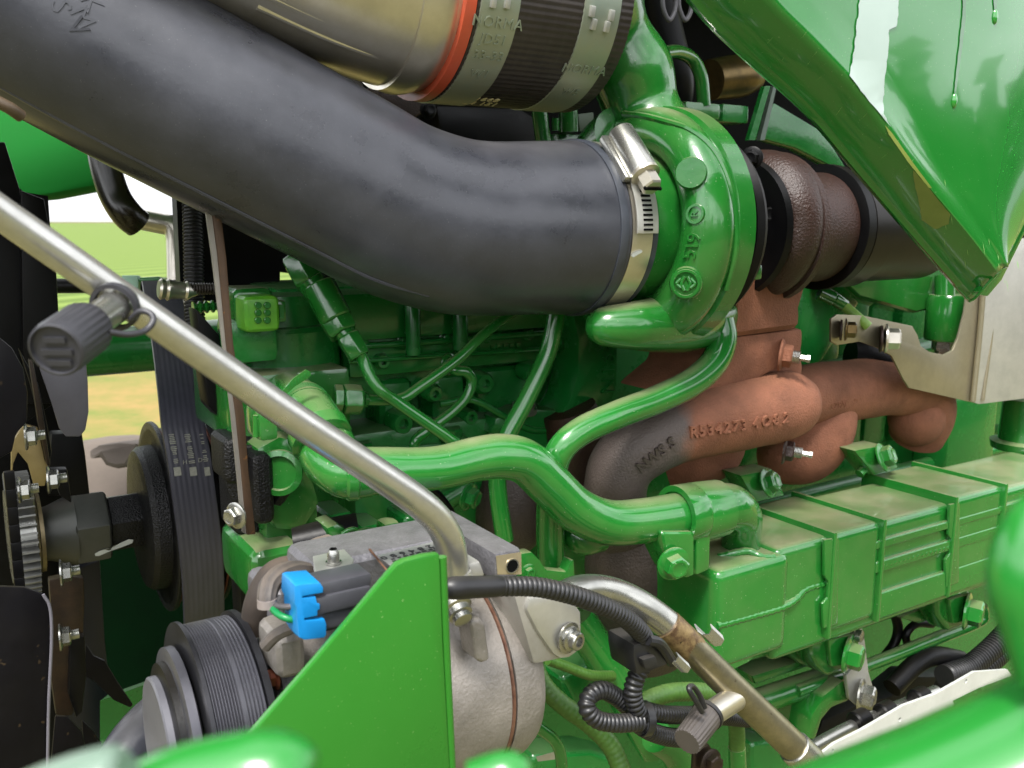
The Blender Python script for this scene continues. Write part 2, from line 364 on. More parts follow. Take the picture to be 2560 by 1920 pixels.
# far front tyre
T = thing('tractor_tyre', 'dusty grey front tyre of the far side with one big moulded lug', 'tyre', P(310, 1240, 2.0))
m = mat('dusty tyre rubber', '#544c45', '#635a52', .8, scale=8, spec=.2)
def tyre_disp(co): return Vector((0, 0, 0))
ctr = P(330, 1420, 2.15)
g = G(); g.sphere(ctr + VU * -.05, VR * .42, VF * .3, VU * .36, 40, 24); g.build('carcass', m, T)
g = G(); pts = [P(220, 1130, 1.82), P(245, 1112, 1.82), P(300, 1106, 1.82), P(385, 1112, 1.82), P(440, 1130, 1.82), P(440, 1175, 1.8), P(385, 1128, 1.8), P(345, 1122, 1.8), P(333, 1140, 1.8), P(318, 1168, 1.8), P(290, 1172, 1.8), P(262, 1165, 1.8), P(248, 1142, 1.8), P(222, 1150, 1.8)]
g.prism(pts, VF * .12); g.build('tread_lug', m, T, bev=.012)
# bent handrail and black tube end
T = thing('handrail', 'bent bare steel rod in front of the bright sky in the gap', 'rail', P(420, 720, 1.15))
G().wtube([(P(335, 545, 1.1), .0125), (P(400, 558, 1.1), .0125), (P(430, 566, 1.1), .0125), (P(441, 590, 1.1), .0125), (P(444, 640, 1.1), .0125), (P(446, 780, 1.1), .0125)], seg=18).build('rod', STEELB, T)
G().wtube([(P(250, 330, 1.02), .0165), (P(265, 420, 1.02), .0165), (P(288, 490, 1.02), .0165), (P(318, 536, 1.02), .0168), (P(345, 560, 1.03), .0165)], seg=22).build('drain_tube', mat('glossy black tube', '#15140f', '#2a2415', .25, scale=20), None, 'curved glossy black tube hanging below the hose into the bright gap', 'tube')

# ---- dark depth of the engine bay
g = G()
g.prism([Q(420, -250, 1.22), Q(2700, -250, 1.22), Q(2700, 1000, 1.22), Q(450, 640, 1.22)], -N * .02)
g.build('dark_backdrop', DARK, None, 'black sheet standing in for shade at the far side of the engine bay', kind='structure')  # near-black sheet stands in for the unlit depth of the bay
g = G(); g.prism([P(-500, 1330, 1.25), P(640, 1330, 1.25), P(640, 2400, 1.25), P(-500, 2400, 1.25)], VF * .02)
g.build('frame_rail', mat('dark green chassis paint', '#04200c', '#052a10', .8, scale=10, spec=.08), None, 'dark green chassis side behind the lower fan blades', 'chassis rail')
g = G(); g.prism([P(250, 1752, .98), P(560, 1640, 1.12), P(560, 2000, 1.12), P(250, 2000, .98)], VF * .02)
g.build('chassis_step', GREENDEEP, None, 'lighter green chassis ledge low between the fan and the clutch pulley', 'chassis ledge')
g = G(); g.tube([(270, 1990, .62), (340, 1860, .64), (440, 1770, .68), (560, 1720, .72)], 68, seg=24)
g.build('coolant_hose', RUBBER, None, 'thick dark rubber hose rising behind the clutch pulley at bottom left', 'hose')

# ---- engine block
T = thing('engine_block', 'dark green painted engine block behind the pipes and fittings', 'engine block', (1100, 1300, .82))
g = G(); g.ebox(690, 720, 2700, 1200, .86, .12); g.build('crankcase', GREENDEEP, T, bev=.006)
g = G(); g.ebox(690, 1590, 2700, 1700, 1.0, .1); g.build('sump', GREENDEEP, T, bev=.006)
for i in range(12):
    x = 1720 + i * 78; y0 = 760 - (x - 1720) * .16
    G().ebox(x, y0, x + 26 + 8 * (i % 3), y0 + 420, .845 - .008 * (i % 2), .03).build('head_rib', GREENDEEP, T, bev=.006)
g = G(); g.tube([(1650, 1010, .835), (2000, 935, .835), (2660, 800, .835)], 26, seg=14); g.build('head_gallery', GREENDEEP, T)
g = G(); g.tube([(1650, 1330, .83), (2000, 1240, .83), (2660, 1080, .83)], 20, seg=14); g.build('head_gallery', GREENDEEP, T)
G().plate([(440, 470), (700, 560), (700, 800), (560, 760), (452, 740)], .95, .02).build('black_backing', BLACK, T)  # black backing sheet added to keep the gap beside the block dark
g = G(); g.ebox(850, 735, 1480, 812, .80, .1); g.build('rocker_cover', GREENDEEP, T, bev=.005)
g = G(); g.ebox(870, 828, 1490, 890, .81, .1); g.build('head_rail', GREENDEEP, T, bev=.006)
g = G(); g.ebox(850, 895, 1390, 945, .83, .1); g.build('head_step', GREENDEEP, T, bev=.007)
g = G(); g.tube([(865, 868, .805), (1130, 850, .805), (1480, 822, .805)], 9, seg=12); g.build('casting_rib', GREENDEEP, T)
for x, y, h in ((1032, 835, 32), (1150, 823, 32)):
    o = Q(x, y, .79); r = 20 * mpp(o)
    G().lathe(o - Z * .02, Z, [(0, r), (.052, r), (.054, r * .9)], 20).build('cover_stud', GREENDEEP, T)
for x0, y0, x1, y1 in ((950, 950, 1040, 1130), (1085, 935, 1170, 1100), (1200, 920, 1345, 1060)):
    g = G(); g.ebox(x0, y0, x1, y1, .822, .06); g.build('water_jacket', GREENDEEP, T, bev=.012, bseg=3)
for x, y in ((905, 1110), (1130, 1075), (1262, 1035)):
    G().hexbolt(Q(x, y + 20, .80), Z + N * .15, 26 * mpp(Q(x, y, .80))).build('bolt', GREENDEEP, T)
g = G(); g.ebox(880, 1085, 1400, 1300, .80, .08); g.build('side_ledge', GREENDEEP, T, bev=.01)
for i in range(6):
    x = 905 + i * 104; o = Q(x, 858 - i * 6, .808); G().hexbolt(o, N, 13 * mpp(o)).build('head_bolt', GREENDEEP, T)
for x, y, r in ((1010, 1060, 22), (1090, 985, 16), (1215, 960, 20), (1335, 930, 18), (960, 905, 14), (1180, 1045, 15), (1420, 860, 16)):
    o = Q(x, y, .80); G().lathe(o - N * .02, N, [(0, r * 1.5 * mpp(o)), (.016, r * 1.4 * mpp(o)), (.02, r * 1.1 * mpp(o)), (.02, r * .6 * mpp(o)), (.014, r * .5 * mpp(o))], 20).build('core_plug', GREENDEEP, T)
for y0, y1, x0, x1 in ((905, 870, 870, 1390), (1130, 1085, 900, 1400), (1165, 1120, 900, 1400)):
    G().tube([(x0, y0, .80), ((x0 + x1) / 2, (y0 + y1) / 2, .80), (x1, y1, .80)], 6, seg=10).build('casting_rib', GREENDEEP, T)
G().tube([(1100, 1010, .79), (1180, 1000, .785), (1260, 1040, .785), (1330, 1075, .785), (1400, 1070, .79)], 9, seg=12).build('injector_line', GREENDEEP, T)
G().tube([(900, 1150, .77), (1010, 1180, .77), (1100, 1240, .77), (1150, 1330, .77), (1165, 1420, .77)], 9, seg=12).build('sensor_lead', BLACK, T)
for x, y in ((820, 1290), (900, 1320), (1010, 1290)):
    G().ebox(x, y, x + 70, y + 60, .76, .05).build('pump_casting', GREENDEEP, T, bev=.008, bseg=3)
# curved bracket with casting number behind the turbo stub
g = G()
g.plate([(1432, 780), (1548, 780), (1545, 960), (1530, 1010), (1480, 1062), (1408, 1075), (1380, 1072), (1425, 1000), (1445, 930), (1446, 850)], .775, .05)
g.build('cast_bracket', GREENDEEP, T, bev=.006)
fn = label_on(Q(1523, 905, .774), Z, N); G().text('N1639', .024, .0012, lambda x, y, h: fn(x, y, h)).build('casting_number', GREENDEEP, T)
fn = label_on(Q(1200, 872, .809), (E + Z * .02).normalized(), N); g = G()
for i in range(13):
    if i != 7: g.box(fn(-.05 + i * .008, 0, .0004), E * .0024 * random.uniform(.6, 1), Z * .0036 * random.uniform(.6, 1), N * .0007)
g.build('casting_marks', GREENDEEP, T)
# silver pulley-like nut on the block
G().hexbolt(Q(1310, 1022, .775), Z + N * .5, 24 * mpp(Q(1300, 1020, .775))).build('plated_bolt', STEEL, T, label='bare zinc plated bolt behind the thicker green tube')
G().plate([(1225, 1085), (1240, 1045), (1300, 1020), (1500, 1030), (1520, 1110), (1400, 1150)], .785, .03).build('ledge_bracket', GREENDEEP, T, bev=.006)
# lower block face, crank case details behind the compressor
g = G(); g.tube([(1080, 1270, .80), (1175, 1210, .80)], 30, seg=16); g.build('boss', GREENDEEP, T)
o = Q(1170, 1240, .74); G().hexbolt(o, N + E * .5 - Z * .2, 26 * mpp(o)).build('drain_plug', GREENDEEP, T)
# ---- thermostat housing (front upper left of the block)
T = thing('thermostat_housing', 'green square housing with dusty ledge under the six pin connector', 'housing', (650, 1130, .76))
g = G(); g.ebox(565, 945, 880, 1070, .765, .12); g.build('body', GREENCAST, T, bev=.005)
o = Q(705, 925, .845); G().lathe(o, Z, [(-.02, .054), (.040, .054), (.044, .05), (.045, .044), (.072, .042)], 40).build('dome', GREENDEEP, T)
g = G(); g.ebox(575, 800, 700, 905, .765, .05); g.build('sensor_boss', GREENDEEP, T, bev=.008)
g = G(); g.plate([(640, 1120), (700, 1090), (760, 1100), (805, 1260), (760, 1330), (690, 1330), (640, 1230)], .735, .06); g.build('neck_flange', GREENCAST, T, bev=.008)
for x0, y0, x1, y1 in ((660, 1240, 760, 1380), (740, 1250, 800, 1350)):
    g = G(); g.ebox(x0, y0, x1, y1, .745, .1); g.build('lower_casting', GREENCAST, T, bev=.006)
o = Q(700, 1180, .728); G().lathe(o, N + Z * .1 - E * .5, [(0, .019), (.006, .019), (.007, .0145), (.0035, .0135)], 28).build('port_ring', GREENCAST, T)
g = G(); g.ebox(628, 1385, 770, 1500, .715, .10); g.build('foot', GREENCAST, T, bev=.012, bseg=3)
# ================================================================ intake hose, upper charge pipe
T = thing('intake_hose', 'large grey black rubber hose sweeping from upper left down to the green turbocharger', 'hose', (1480, 790, .66))
HP = [(-260, -170, .76, 250), (0, -18, .745, 250), (190, 92, .735, 247), (360, 186, .725, 244), (565, 297, .71, 237), (853, 452, .69, 227), (985, 522, .68, 221), (1110, 562, .672, 217), (1210, 574, .667, 214), (1340, 573, .662, 214), (1450, 572, .66, 215)]
g = G(); g.tube(HP, seg=56, sub=8, caps=True); g.build('hose', RUBBER, T, disp=lambda co: Vector((0, 0, 1)) * .0012 * noise.noise(co * 9))
O = Q(1450, 572, .66); R0 = 215 * mpp(O)
# groove and rim at the end of the hose
def cyl(ang, s, r): return O + E * s + (N * math.cos(ang) + Z * math.sin(ang)) * r
def o_for(x, r):            # axial position whose near rim reaches photo column x
    lo, hi = -.3, .6
    for _ in range(40):
        m_ = (lo + hi) / 2
        if max(proj(cyl(a_ * .05, m_, r))[0] for a_ in range(-14, 15)) < x: lo = m_
        else: hi = m_
    return lo
s_e, s_r0, s_r1 = o_for(1574, R0), o_for(1633, R0 * .96), o_for(1649, R0 * .965)
g = G(); g.lathe(O, E, [(s_e - .008, R0), (s_e - .006, R0 * 1.008), (s_e - .001, R0 * 1.008), (s_e, R0 * .99), (s_e + .001, R0 * .955), (s_r0, R0 * .955), (s_r0 + .001, R0 * .968), (s_r1 - .001, R0 * .968), (s_r1, R0 * .9)], 56); g.build('end_lip', mat('blue grey hose lip', '#2a2d34', '#3c4048', .38, scale=30), T)
# parting line along the belly
sp = []
for x, y, c, r in HP[1:8]:
    q = Q(x, y, c); k = mpp(q); sp.append((q + (-VU * .90 - VR * .14 - VF * .5).normalized() * r * k * .99, .0022))
g = G(); g.wtube(sp, seg=8, sub=8); g.build('mould_seam', RUBBER, T)
G().tube([(-40, 238, .62), (20, 268, .62), (52, 290, .625)], 16, seg=12).build('end_clip', mat('brown clip', '#4a3c2c', None, .5), T)
bpy.context.view_layer.update()
HO = [o for o in T.children if o.name.split('.')[0] == 'hose']
def hit(x, y, objs):        # nearest mesh point along a photo ray
    best = None
    for o_ in objs:
        mw = o_.matrix_world if not o_.parent else Matrix.Translation(o_.location + o_.parent.location)
        ok, loc, nn, _ = o_.ray_cast(mw.inverted() @ C0, ray(x, y))
        if ok:
            d = (mw @ loc - C0).length
            if best is None or d < best[0]: best = (d, mw @ loc, nn)
    return (best[1], best[2]) if best else (Q(x, y, .6), N)
for ch, x, y, an in (('S', 150, 16, -75), ('M', 205, 44, -60), ('V', 192, 68, -60), ('K', 228, 8, -60)):
    p_, n_ = hit(x, y, HO); u = VR * math.cos(rad(an)) + VU * math.sin(rad(an)); u = (u - n_ * u.dot(n_)).normalized()
    G().text(ch, .017, .0006, label_on(p_, u, n_)).build('moulded_letter', RUBBER, T)
# worm drive clamp
T = thing('hose_clamp', 'stainless worm drive clamp with slotted band on the end of the intake hose', 'hose clamp', (1560, 780, .66))
rb = R0 * .972; s0 = o_for(1581, rb); s1 = o_for(1631, rb); sm = (s0 + s1) / 2
g = G(); g.lathe(O, E, [(s0, rb), (s0, rb + .0012), (s1, rb + .0012), (s1, rb)], 64, cap=False); g.build('band', STEELB, T)
uE, uN = E, None
def ring_pt(ang, s, r):     # ang measured from the viewer-facing direction, positive upward
    b1 = (N).normalized(); return O + E * s + (b1 * math.cos(ang) + Z * math.sin(ang)) * r
def ring_n(ang): return (N * math.cos(ang) + Z * math.sin(ang)).normalized()
def arc_strip(a0, a1, s0, s1, r, th, n=14):
    g = G(); vs = []; fs = []
    for i in range(n + 1):
        a = a0 + (a1 - a0) * i / n
        for (s, rr) in ((s0, r), (s1, r), (s1, r + th), (s0, r + th)): vs.append(ring_pt(a, s, rr))
    for i in range(n):
        for k in range(4): fs.append((i * 4 + k, i * 4 + (k + 1) % 4, i * 4 + 4 + (k + 1) % 4, i * 4 + 4 + k))
    fs += [(0, 1, 2, 3), tuple(n * 4 + k for k in (3, 2, 1, 0))]
    return g.add(vs, fs)
# angles found from photo rows
def ang_at(y, s, r):
    lo, hi = -1.4, 1.5
    for _ in range(40):
        m_ = (lo + hi) / 2
        if proj(ring_pt(m_, s, r))[1] > y: lo = m_
        else: hi = m_
    return lo
aT, aB = ang_at(470, sm, rb), ang_at(583, sm, rb)
tail = arc_strip(aB, aT + .05, sm - .009, sm + .013, rb + .0035, .0014); tl = tail.build('band_tail', GALV, T, bev=.0004)
for i in range(9):
    a = aT - .07 + (aB + .04 - aT + .07) * i / 8; p = ring_pt(a, sm + .002, rb + .0050); n_ = ring_n(a)
    t_ = n_.cross(E)
    G().box(p, E * .0048, t_ * .0009, n_ * .0003).build('slot', DARK, tl)
aH = ang_at(420, sm, rb); p = ring_pt(aH, sm, rb + .011); n_ = ring_n(aH); t_ = E.cross(n_).normalized(); t_ = -t_ if t_.z > 0 else t_
g = G(); g.wtube([(p - t_ * .029, .0115), (p + t_ * .017, .0125)], seg=20, sub=1); g.box(p - n_ * .007 - t_ * .006, E * .0165, t_ * .024, n_ * .003); g.build('screw_housing', STEEL, T, bev=.0012)
g = G(); g.lathe(p + t_ * .017, t_, [(0, .0125), (.003, .0125), (.004, .009)], 24); g.lathe(p + t_ * .021, t_, [(0, .0088), (.011, .0088), (.0125, .0075)], 6); g.build('screw_head', STEELB, T)
G().box(p + t_ * .0335, E * .0085, n_ * .0011, t_ * .0012).build('screw_slot', DARK, T)
bpy.context.view_layer.update()
BO = [o for o in T.children if o.name.split('.')[0] == 'band']
pm = [hit(x, y, BO + HO)[0] - ray(x, y).normalized() * .0015 for x, y in [(1578, 640), (1582, 633), (1592, 628), (1604, 625), (1606, 631), (1594, 637), (1584, 644)]]
G().prism(pm, VF * .0006).build('paint_mark', WHITE, T, label='white brush mark across the clamp band')

# ---- polished charge air pipe and its coupling
T = thing('charge_pipe', 'polished stainless elbow pipe entering the coupling at top centre', 'pipe', (1130, 240, .70))
UP = [(240, -420, .70, 262), (480, -290, .70, 262), (700, -170, .70, 262), (880, -90, .70, 262), (1010, -48, .70, 263), (1120, -34, .70, 264)]
g = G(); g.tube(UP, seg=56, sub=8); g.build('elbow', STEELB, T)
sp = []
for off, rr in ((.80, .0035), (.90, .003)):
    sp = [(Q(x, y, c) + (-VU * off - VF * math.sqrt(1 - off * off) - VR * .1).normalized() * r * mpp(Q(x, y, c)) * .985, rr) for x, y, c, r in UP[2:]]
    G().wtube(sp, seg=10, sub=8).build('fold_ridge', STEELB, T)
U = Q(1060, -36, .70); RU = 270 * mpp(U)
def upt(a, s, r): return U + E * s + (N * math.cos(a) + Z * math.sin(a)) * r
def s_for(x, r):            # axial position whose near rim reaches photo column x
    lo, hi = -.3, .5
    for _ in range(40):
        m_ = (lo + hi) / 2
        if max(proj(upt(a_ * .05, m_, r))[0] for a_ in range(-14, 15)) < x: lo = m_
        else: hi = m_
    return lo
s_o0, s_o1 = s_for(1174, RU * 1.03), s_for(1203, RU * 1.03)
G().lathe(U, E, [(s_o0 - .03, RU * .955), (s_o0 - .018, RU * .985), (s_o0 - .011, RU * .985), (s_o0, RU * .955)], 56).build('bead', STEELB, T)
T = thing('coupling_hose', 'ribbed dark coupling hose with orange lining between two clamps at top', 'coupling hose', (1370, 270, .70))
s_b1, s_b1e, s_b2, s_b2e, s_end = [s_for(x, RU * 1.04) for x in (1209, 1311, 1466, 1560, 1590)]
g = G(); g.lathe(U, E, [(s_o0, RU * .96), (s_o0, RU * 1.03), (s_o1 - .001, RU * 1.035), (s_o1, RU * .98)], 64); g.build('orange_lining', ORANGE, T)
g = G(); pr = []
k = 0
for i in range(60):
    s = s_o1 + (s_end - s_o1) * i / 59; pr.append((s, RU * (1.030 - (.004 if (i % 5 == 0) else 0))))
g.lathe(U, E, [(s_o1 - .001, RU * .95)] + pr + [(s_end, RU * .95)], 440, mod=lambda w_, h: 1 + (.0022 if int(round(w_ * 440 / (2 * math.pi))) % 4 < 2 else -.0022)); g.build('hose_body', FABRIC, T, sharp=60)
for a_, b_, txt, off in ((s_b1, s_b1e, 'NORMA\nJD51\n33-33\nW1', .15), (s_b2, s_b2e, 'NORMA\nW5', .12)):
    T2 = thing('band_clamp', {s_b1: 'wide metal clamp band next to the orange lining, upper coupling', s_b2: 'wide metal clamp band at the green elbow end of the upper coupling'}[a_], 'hose clamp', U + E * a_, 'wide clamp bands on the upper coupling')
    rB = RU * 1.043
    G().lathe(U, E, [(a_, rB - .003), (a_ + .001, rB), (b_ - .001, rB), (b_, rB - .003)], 72, cap=False).build('band', BANDM, T2)
    def pt(a, s, r): return U + E * s + (N * math.cos(a) + Z * math.sin(a)) * r
    def ua(y, s, r):
        lo, hi = -1.4, 1.5
        for _ in range(40):
            m_ = (lo + hi) / 2
            if proj(pt(m_, s, r))[1] > y: lo = m_
            else: hi = m_
        return lo
    for row, y in enumerate((58, 100, 140, 185) if a_ == s_b1 else (135, 190)):
        a = ua(y if a_ == s_b1 else y + 40, (a_ + b_) / 2, rB); n_ = (N * math.cos(a) + Z * math.sin(a)).normalized()
        G().text(txt.split('\n')[row], .011 if row else .0115, .0006, label_on(pt(a, (a_ + b_) / 2, rB + .0002), E, n_, rB)).build('stamping', BANDM, T2)
    for dx, y in ((.28, 4), (.62, 6)) if a_ == s_b1 else ((.2, 28), (.30, 60), (.72, 38), (.66, 66)):
        s = a_ + (b_ - a_) * dx; a = ua(y, s, rB); n_ = (N * math.cos(a) + Z * math.sin(a)).normalized()
        G().box(pt(a, s, rB + .001), E * .0022, n_.cross(E) * .0042, n_ * .0018).build('hook', GALV, T2, bev=.0008)
a = ua(262, s_b1e + .012, RU * 1.03); n_ = (N * math.cos(a) + Z * math.sin(a)).normalized()
G().text('1668\n24 151', .011, .0004, label_on(pt(ua(266, s_b1e + .006, RU * 1.03), s_b1e + .008, RU * 1.036), E, n_)).build('printed_number', mat('pale yellow print', '#d9cc9a', None, .5), T)

# ================================================================ turbocharger
T = thing('turbocharger', 'green and rust brown turbocharger at the right end of the intake hose', 'turbocharger', (1700, 840, .66))
sA = lambda x: along(O, E, x)
k0 = mpp(O + E * sA(1700)); RR = 288 * k0
s_rim = o_for(1893, RR)
body = G(); 
s_v = o_for(1722, RR * .60)
prof = [(s_r0, R0 * .89), (s_v - .008, R0 * .89), (s_v + .002, R0 * .90), (s_v + .006, RR * .72), (s_rim - .026, RR * .955), (s_rim - .0215, RR * .965), (s_rim - .0195, RR * 1.0), (s_rim - .001, RR), (s_rim, RR * .985), (s_rim, R0 * .5)]
body.lathe(O, E, prof, 72, mod=lambda w_, h: 1)
body.build('compressor_housing', GREENCAST, T)
# volute: tube winding round the axis, growing towards the outlet
pr = []
for i in range(34):
    a = rad(255) - rad(360) * i / 33          # from below, over the near side, to the top outlet
    t = i / 33; rt = RR * (.185 + .085 * t)
    pr.append((cyl(a - rad(150), s_rim - .030 - .012 * t, RR * (.80 - .02 * t)), rt))
g = G(); g.wtube(pr, seg=26, sub=3); g.build('volute', GREENCAST, T)
# outlet elbow up into the coupling
g = G(); g.tube([(1440, -20, .70, 215), (1490, 25, .70, 140), (1533, 92, .70, 96), (1578, 180, .695, 104), (1606, 275, .69, 94), (1650, 370, .672, 104), (1715, 450, .655, 100), (1770, 520, .65, 80)], seg=44, sub=7)
g.build('outlet_elbow', GREENCAST, T)
# lower horizontal stub
g = G(); g.tube([(1815, 742, .672, 60), (1775, 785, .66, 74), (1715, 804, .640, 76), (1650, 811, .622, 70), (1596, 814, .612, 63), (1570, 815, .611, 59), (1520, 816, .616, 52), (1497, 816, .622, 45), (1488, 816, .626, 30)], seg=40, sub=6); g.build('wastegate_boss', GREENCAST, T)
# cast seam
bpy.context.view_layer.update()
# cast number 519 down the volute face
def vol_map(p0):
    n_ = (-E * .45 + N * .89).normalized(); return label_on(p0, (Z * .97 + E * .22 - N * .05).normalized(), n_)
bpy.context.view_layer.update()
TU = [o for o in T.children if o.type == 'MESH']
for s_, x, y in (('9', 1737, 594), ('1', 1732, 615), ('5', 1726, 636)):
    p_, n_ = hit(x, y, TU)
    G().text(s_, .017, .0013, label_on(p_, (Z - n_ * Z.dot(n_)).normalized(), n_)).build('cast_number', GREENCAST, T)
# bosses on the volute face
for x, y, c, r in ((1716, 433, 0, 40), (1704, 707, 0, 42)):
    ax = (-E * .72 + N * .68 + Z * (.05 if y < 600 else -.02)).normalized(); o = hit(x, y, TU)[0] + (N - E * .4).normalized() * .010; rr = r * mpp(o)
    b = G().lathe(o - ax * .045, ax, [(0, rr * 1.25), (.03, rr * 1.02), (.043, rr), (.0455, rr * .93)], 36).build('boss', GREENCAST, T)
    if y > 600:
        G().lathe(o, ax, [(.0005, rr * .86), (.0028, rr * .84), (.0028, rr * .70), (.0005, rr * .68)], 36, cap=False).build('emblem_ring', GREENCAST, b)
        uu = ax.cross(Z).normalized() * -1; vv = Z
        for sg in (-1, 1):
            for dx, y0_, y1_ in ((.12, -.42, .42), (.40, -.25, .30)):
                G().wtube([(o + ax * .0012 + uu * rr * dx * sg * .7 + vv * rr * y0_, .0016), (o + ax * .0012 + uu * rr * (dx + .13) * sg + vv * rr * 0, .0016), (o + ax * .0012 + uu * rr * dx * sg * .7 + vv * rr * y1_, .0016)], seg=8, sub=4).build('emblem_bar', GREENCAST, b)
seam = [(hit(x, y, TU)[0], .0028) for x, y in ((1560, 285), (1610, 290), (1665, 304), (1720, 322), (1770, 358), (1806, 410), (1830, 480), (1841, 560), (1838, 640), (1815, 725))]
G().wtube(seam, seg=8, sub=5).build('casting_seam', GREENCAST, T)
p_, n_ = hit(1738, 535, TU)
G().lathe(p_ - n_ * .001, n_, [(0, .0085), (.002, .008), (.002, .006), (0, .0058)], 28, cap=False).build('cast_ring', GREENCAST, T)
G().text('R', .009, .0012, label_on(p_, (Z - n_ * Z.dot(n_)).normalized(), n_)).build('cast_letter', GREENCAST, T)
# right hand: bearing housing, turbine housing (rusty)
g = G(); ST = s_rim
g.lathe(O, E, [(ST - .002, RR * .80), (ST + .016, RR * .80), (ST + .018, RR * .5), (ST + .040, RR * .42), (ST + .05, RR * .42)], 48); g.build('bearing_housing', BLACK, T)
g = G(); g.lathe(O, E, [(ST + .022, RR * .5), (ST + .024, RR * .80), (ST + .030, RR * .83), (ST + .036, RR * .8), (ST + .042, RR * .5)], 48); g.build('backplate', BLACK, T)
for x, y in ((1930, 535), (1880, 395)):
    o = Q(x, y, .62); G().hexbolt(o, (-E + N * .6).normalized(), 20 * mpp(o)).build('bolt', BLACK, T)
o = Q(1890, 690, .60); G().ebox(1868, 662, 1906, 700, .585, .03).build('clamp_lug', GREENCAST, T, bev=.003)
sT = o_for(2068, RR * .68)
ring = [(cyl(rad(180 + 12 * i), sT - .012, RR * .46), RR * (.215 + .03 * math.sin(rad(12 * i + 200)))) for i in range(31)]
g = G(); g.wtube(ring, seg=26, sub=2, caps=False); g.build('turbine_housing', RUSTDK, T, disp=lambda co: Vector((1, 1, 1)) * .0016 * noise.noise(co * 34))
g = G(); g.lathe(O, E, [(sT - .006, RR * .60), (sT - .003, RR * .685), (sT + .004, RR * .69), (sT + .009, RR * .62), (sT + .018, RR * .54)], 56); g.build('turbine_rim', RUSTDK, T)
s1, s2 = o_for(2160, RR * .53), o_for(2235, RR * .56)
g = G(); g.lathe(O, E, [(sT - .03, RR * .5), (sT + .016, RR * .515), (s1 - .004, RR * .52), (s1, RR * .3)], 48); g.build('turbine_outlet', RUSTDK, T)
g = G(); g.lathe(O, E, [(s1 - .003, RR * .54), (s1 - .001, RR * .60), (s1 + .010, RR * .60), (s1 + .013, RR * .55)], 48); g.build('exhaust_band', BLACK, T)
g = G(); g.lathe(O, E, [(s1 + .012, RR * .55), (s1 + .014, RR * .585), (s2, RR * .585), (s2 + .004, RR * .54), (s2 + .12, RR * .54)], 48); g.build('exhaust_elbow', mat('dark exhaust steel', '#1b1714', '#110f0d', .35, .5, scale=20), T)
g = G(); g.lathe(O, E, [(sT - .045, RR * .3), (sT - .044, RR * .60), (sT - .038, RR * .62), (sT - .034, RR * .3)], 48); g.build('clamp_disc', BLACK, T)
g = G(); g.plate([(1850, 640), (2050, 640), (2028, 700), (2008, 770), (2010, 824), (1832, 848), (1836, 730)], .632, .10); g.build('turbine_neck', RUST, T, bev=.014, bseg=3)
g = G(); g.plate([(1825, 842), (2010, 820), (2008, 860), (2000, 910), (1930, 930), (1800, 1000), (1720, 1000), (1800, 930)], .64, .11); g.build('mounting_flange', RUST, T, bev=.006)
# ================================================================ exhaust manifold
def rustmix():
    m = RUST.copy(); m.name = 'rust fading to heat grey'; t = m.node_tree; b = t.nodes['Principled BSDF']
    src = b.inputs['Base Color'].links[0].from_socket
    ge = t.nodes.new('ShaderNodeTexCoord'); sx = t.nodes.new('ShaderNodeSeparateXYZ'); t.links.new(ge.outputs['Object'], sx.inputs[0])
    nz_ = t.nodes.new('ShaderNodeTexNoise'); nz_.inputs['Scale'].default_value = 22; nz_.inputs['Detail'].default_value = 5; t.links.new(ge.outputs['Object'], nz_.inputs['Vector'])
    ad = t.nodes.new('ShaderNodeMath'); ad.operation = 'MULTIPLY_ADD'; ad.inputs[1].default_value = .05; t.links.new(nz_.outputs[0], ad.inputs[0]); t.links.new(sx.outputs[0], ad.inputs[2])
    mr = t.nodes.new('ShaderNodeMapRange'); mr.inputs[1].default_value = -.022; mr.inputs[2].default_value = -.004; t.links.new(ad.outputs[0], mr.inputs[0])
    mx_ = t.nodes.new('ShaderNodeMix'); mx_.data_type = 'RGBA'; mx_.inputs[6].default_value = (*lin('#514844'), 1); t.links.new(mr.outputs[0], mx_.inputs[0]); t.links.new(src, mx_.inputs[7]); t.links.new(mx_.outputs[2], b.inputs['Base Color'])
    mr2 = t.nodes.new('ShaderNodeMapRange'); mr2.inputs[3].default_value = .42; mr2.inputs[4].default_value = .7; t.links.new(mr.outputs[0], mr2.inputs[0]); t.links.new(mr2.outputs[0], b.inputs['Roughness'])
    return m
lump = lambda a, f: (lambda co: Vector((1, 1, 1)) * a * noise.noise(co * f))
T = thing('exhaust_manifold', 'rusty orange brown cast exhaust manifold below the turbocharger', 'manifold', (1800, 1200, .70))
g = G(); g.tube([(2003, 1000, .665, 40), (1985, 1005, .66, 74), (1955, 1014, .655, 88), (1880, 1028, .65, 92), (1790, 1045, .65, 91), (1700, 1068, .65, 88), (1620, 1104, .652, 86), (1560, 1155, .66, 82), (1538, 1220, .67, 79), (1545, 1300, .69, 80), (1580, 1420, .72, 95)], seg=40, sub=7)
g.build('front_runner', rustmix(), T, disp=lump(.0008, 60))
g = G(); g.tube([(1900, 1030, .70, 70), (2000, 990, .72, 76), (2140, 974, .725, 76), (2230, 962, .725, 76), (2290, 975, .725, 78), (2310, 1030, .725, 74), (2290, 1090, .74, 66)], seg=36, sub=6); g.build('rear_runner', RUST, T, disp=lump(.0008, 60))
g = G(); g.sphere(Q(2292, 1040, .72), E * .036, N * .036, Z * .040, 30, 18); g.build('rear_port', RUST, T)
g = G(); g.tube([(2070, 985, .735, 66), (2058, 1060, .725, 80), (2020, 1118, .73, 84), (1970, 1140, .745, 74), (1920, 1150, .77, 50)], seg=32, sub=6); g.build('middle_port', RUST, T)
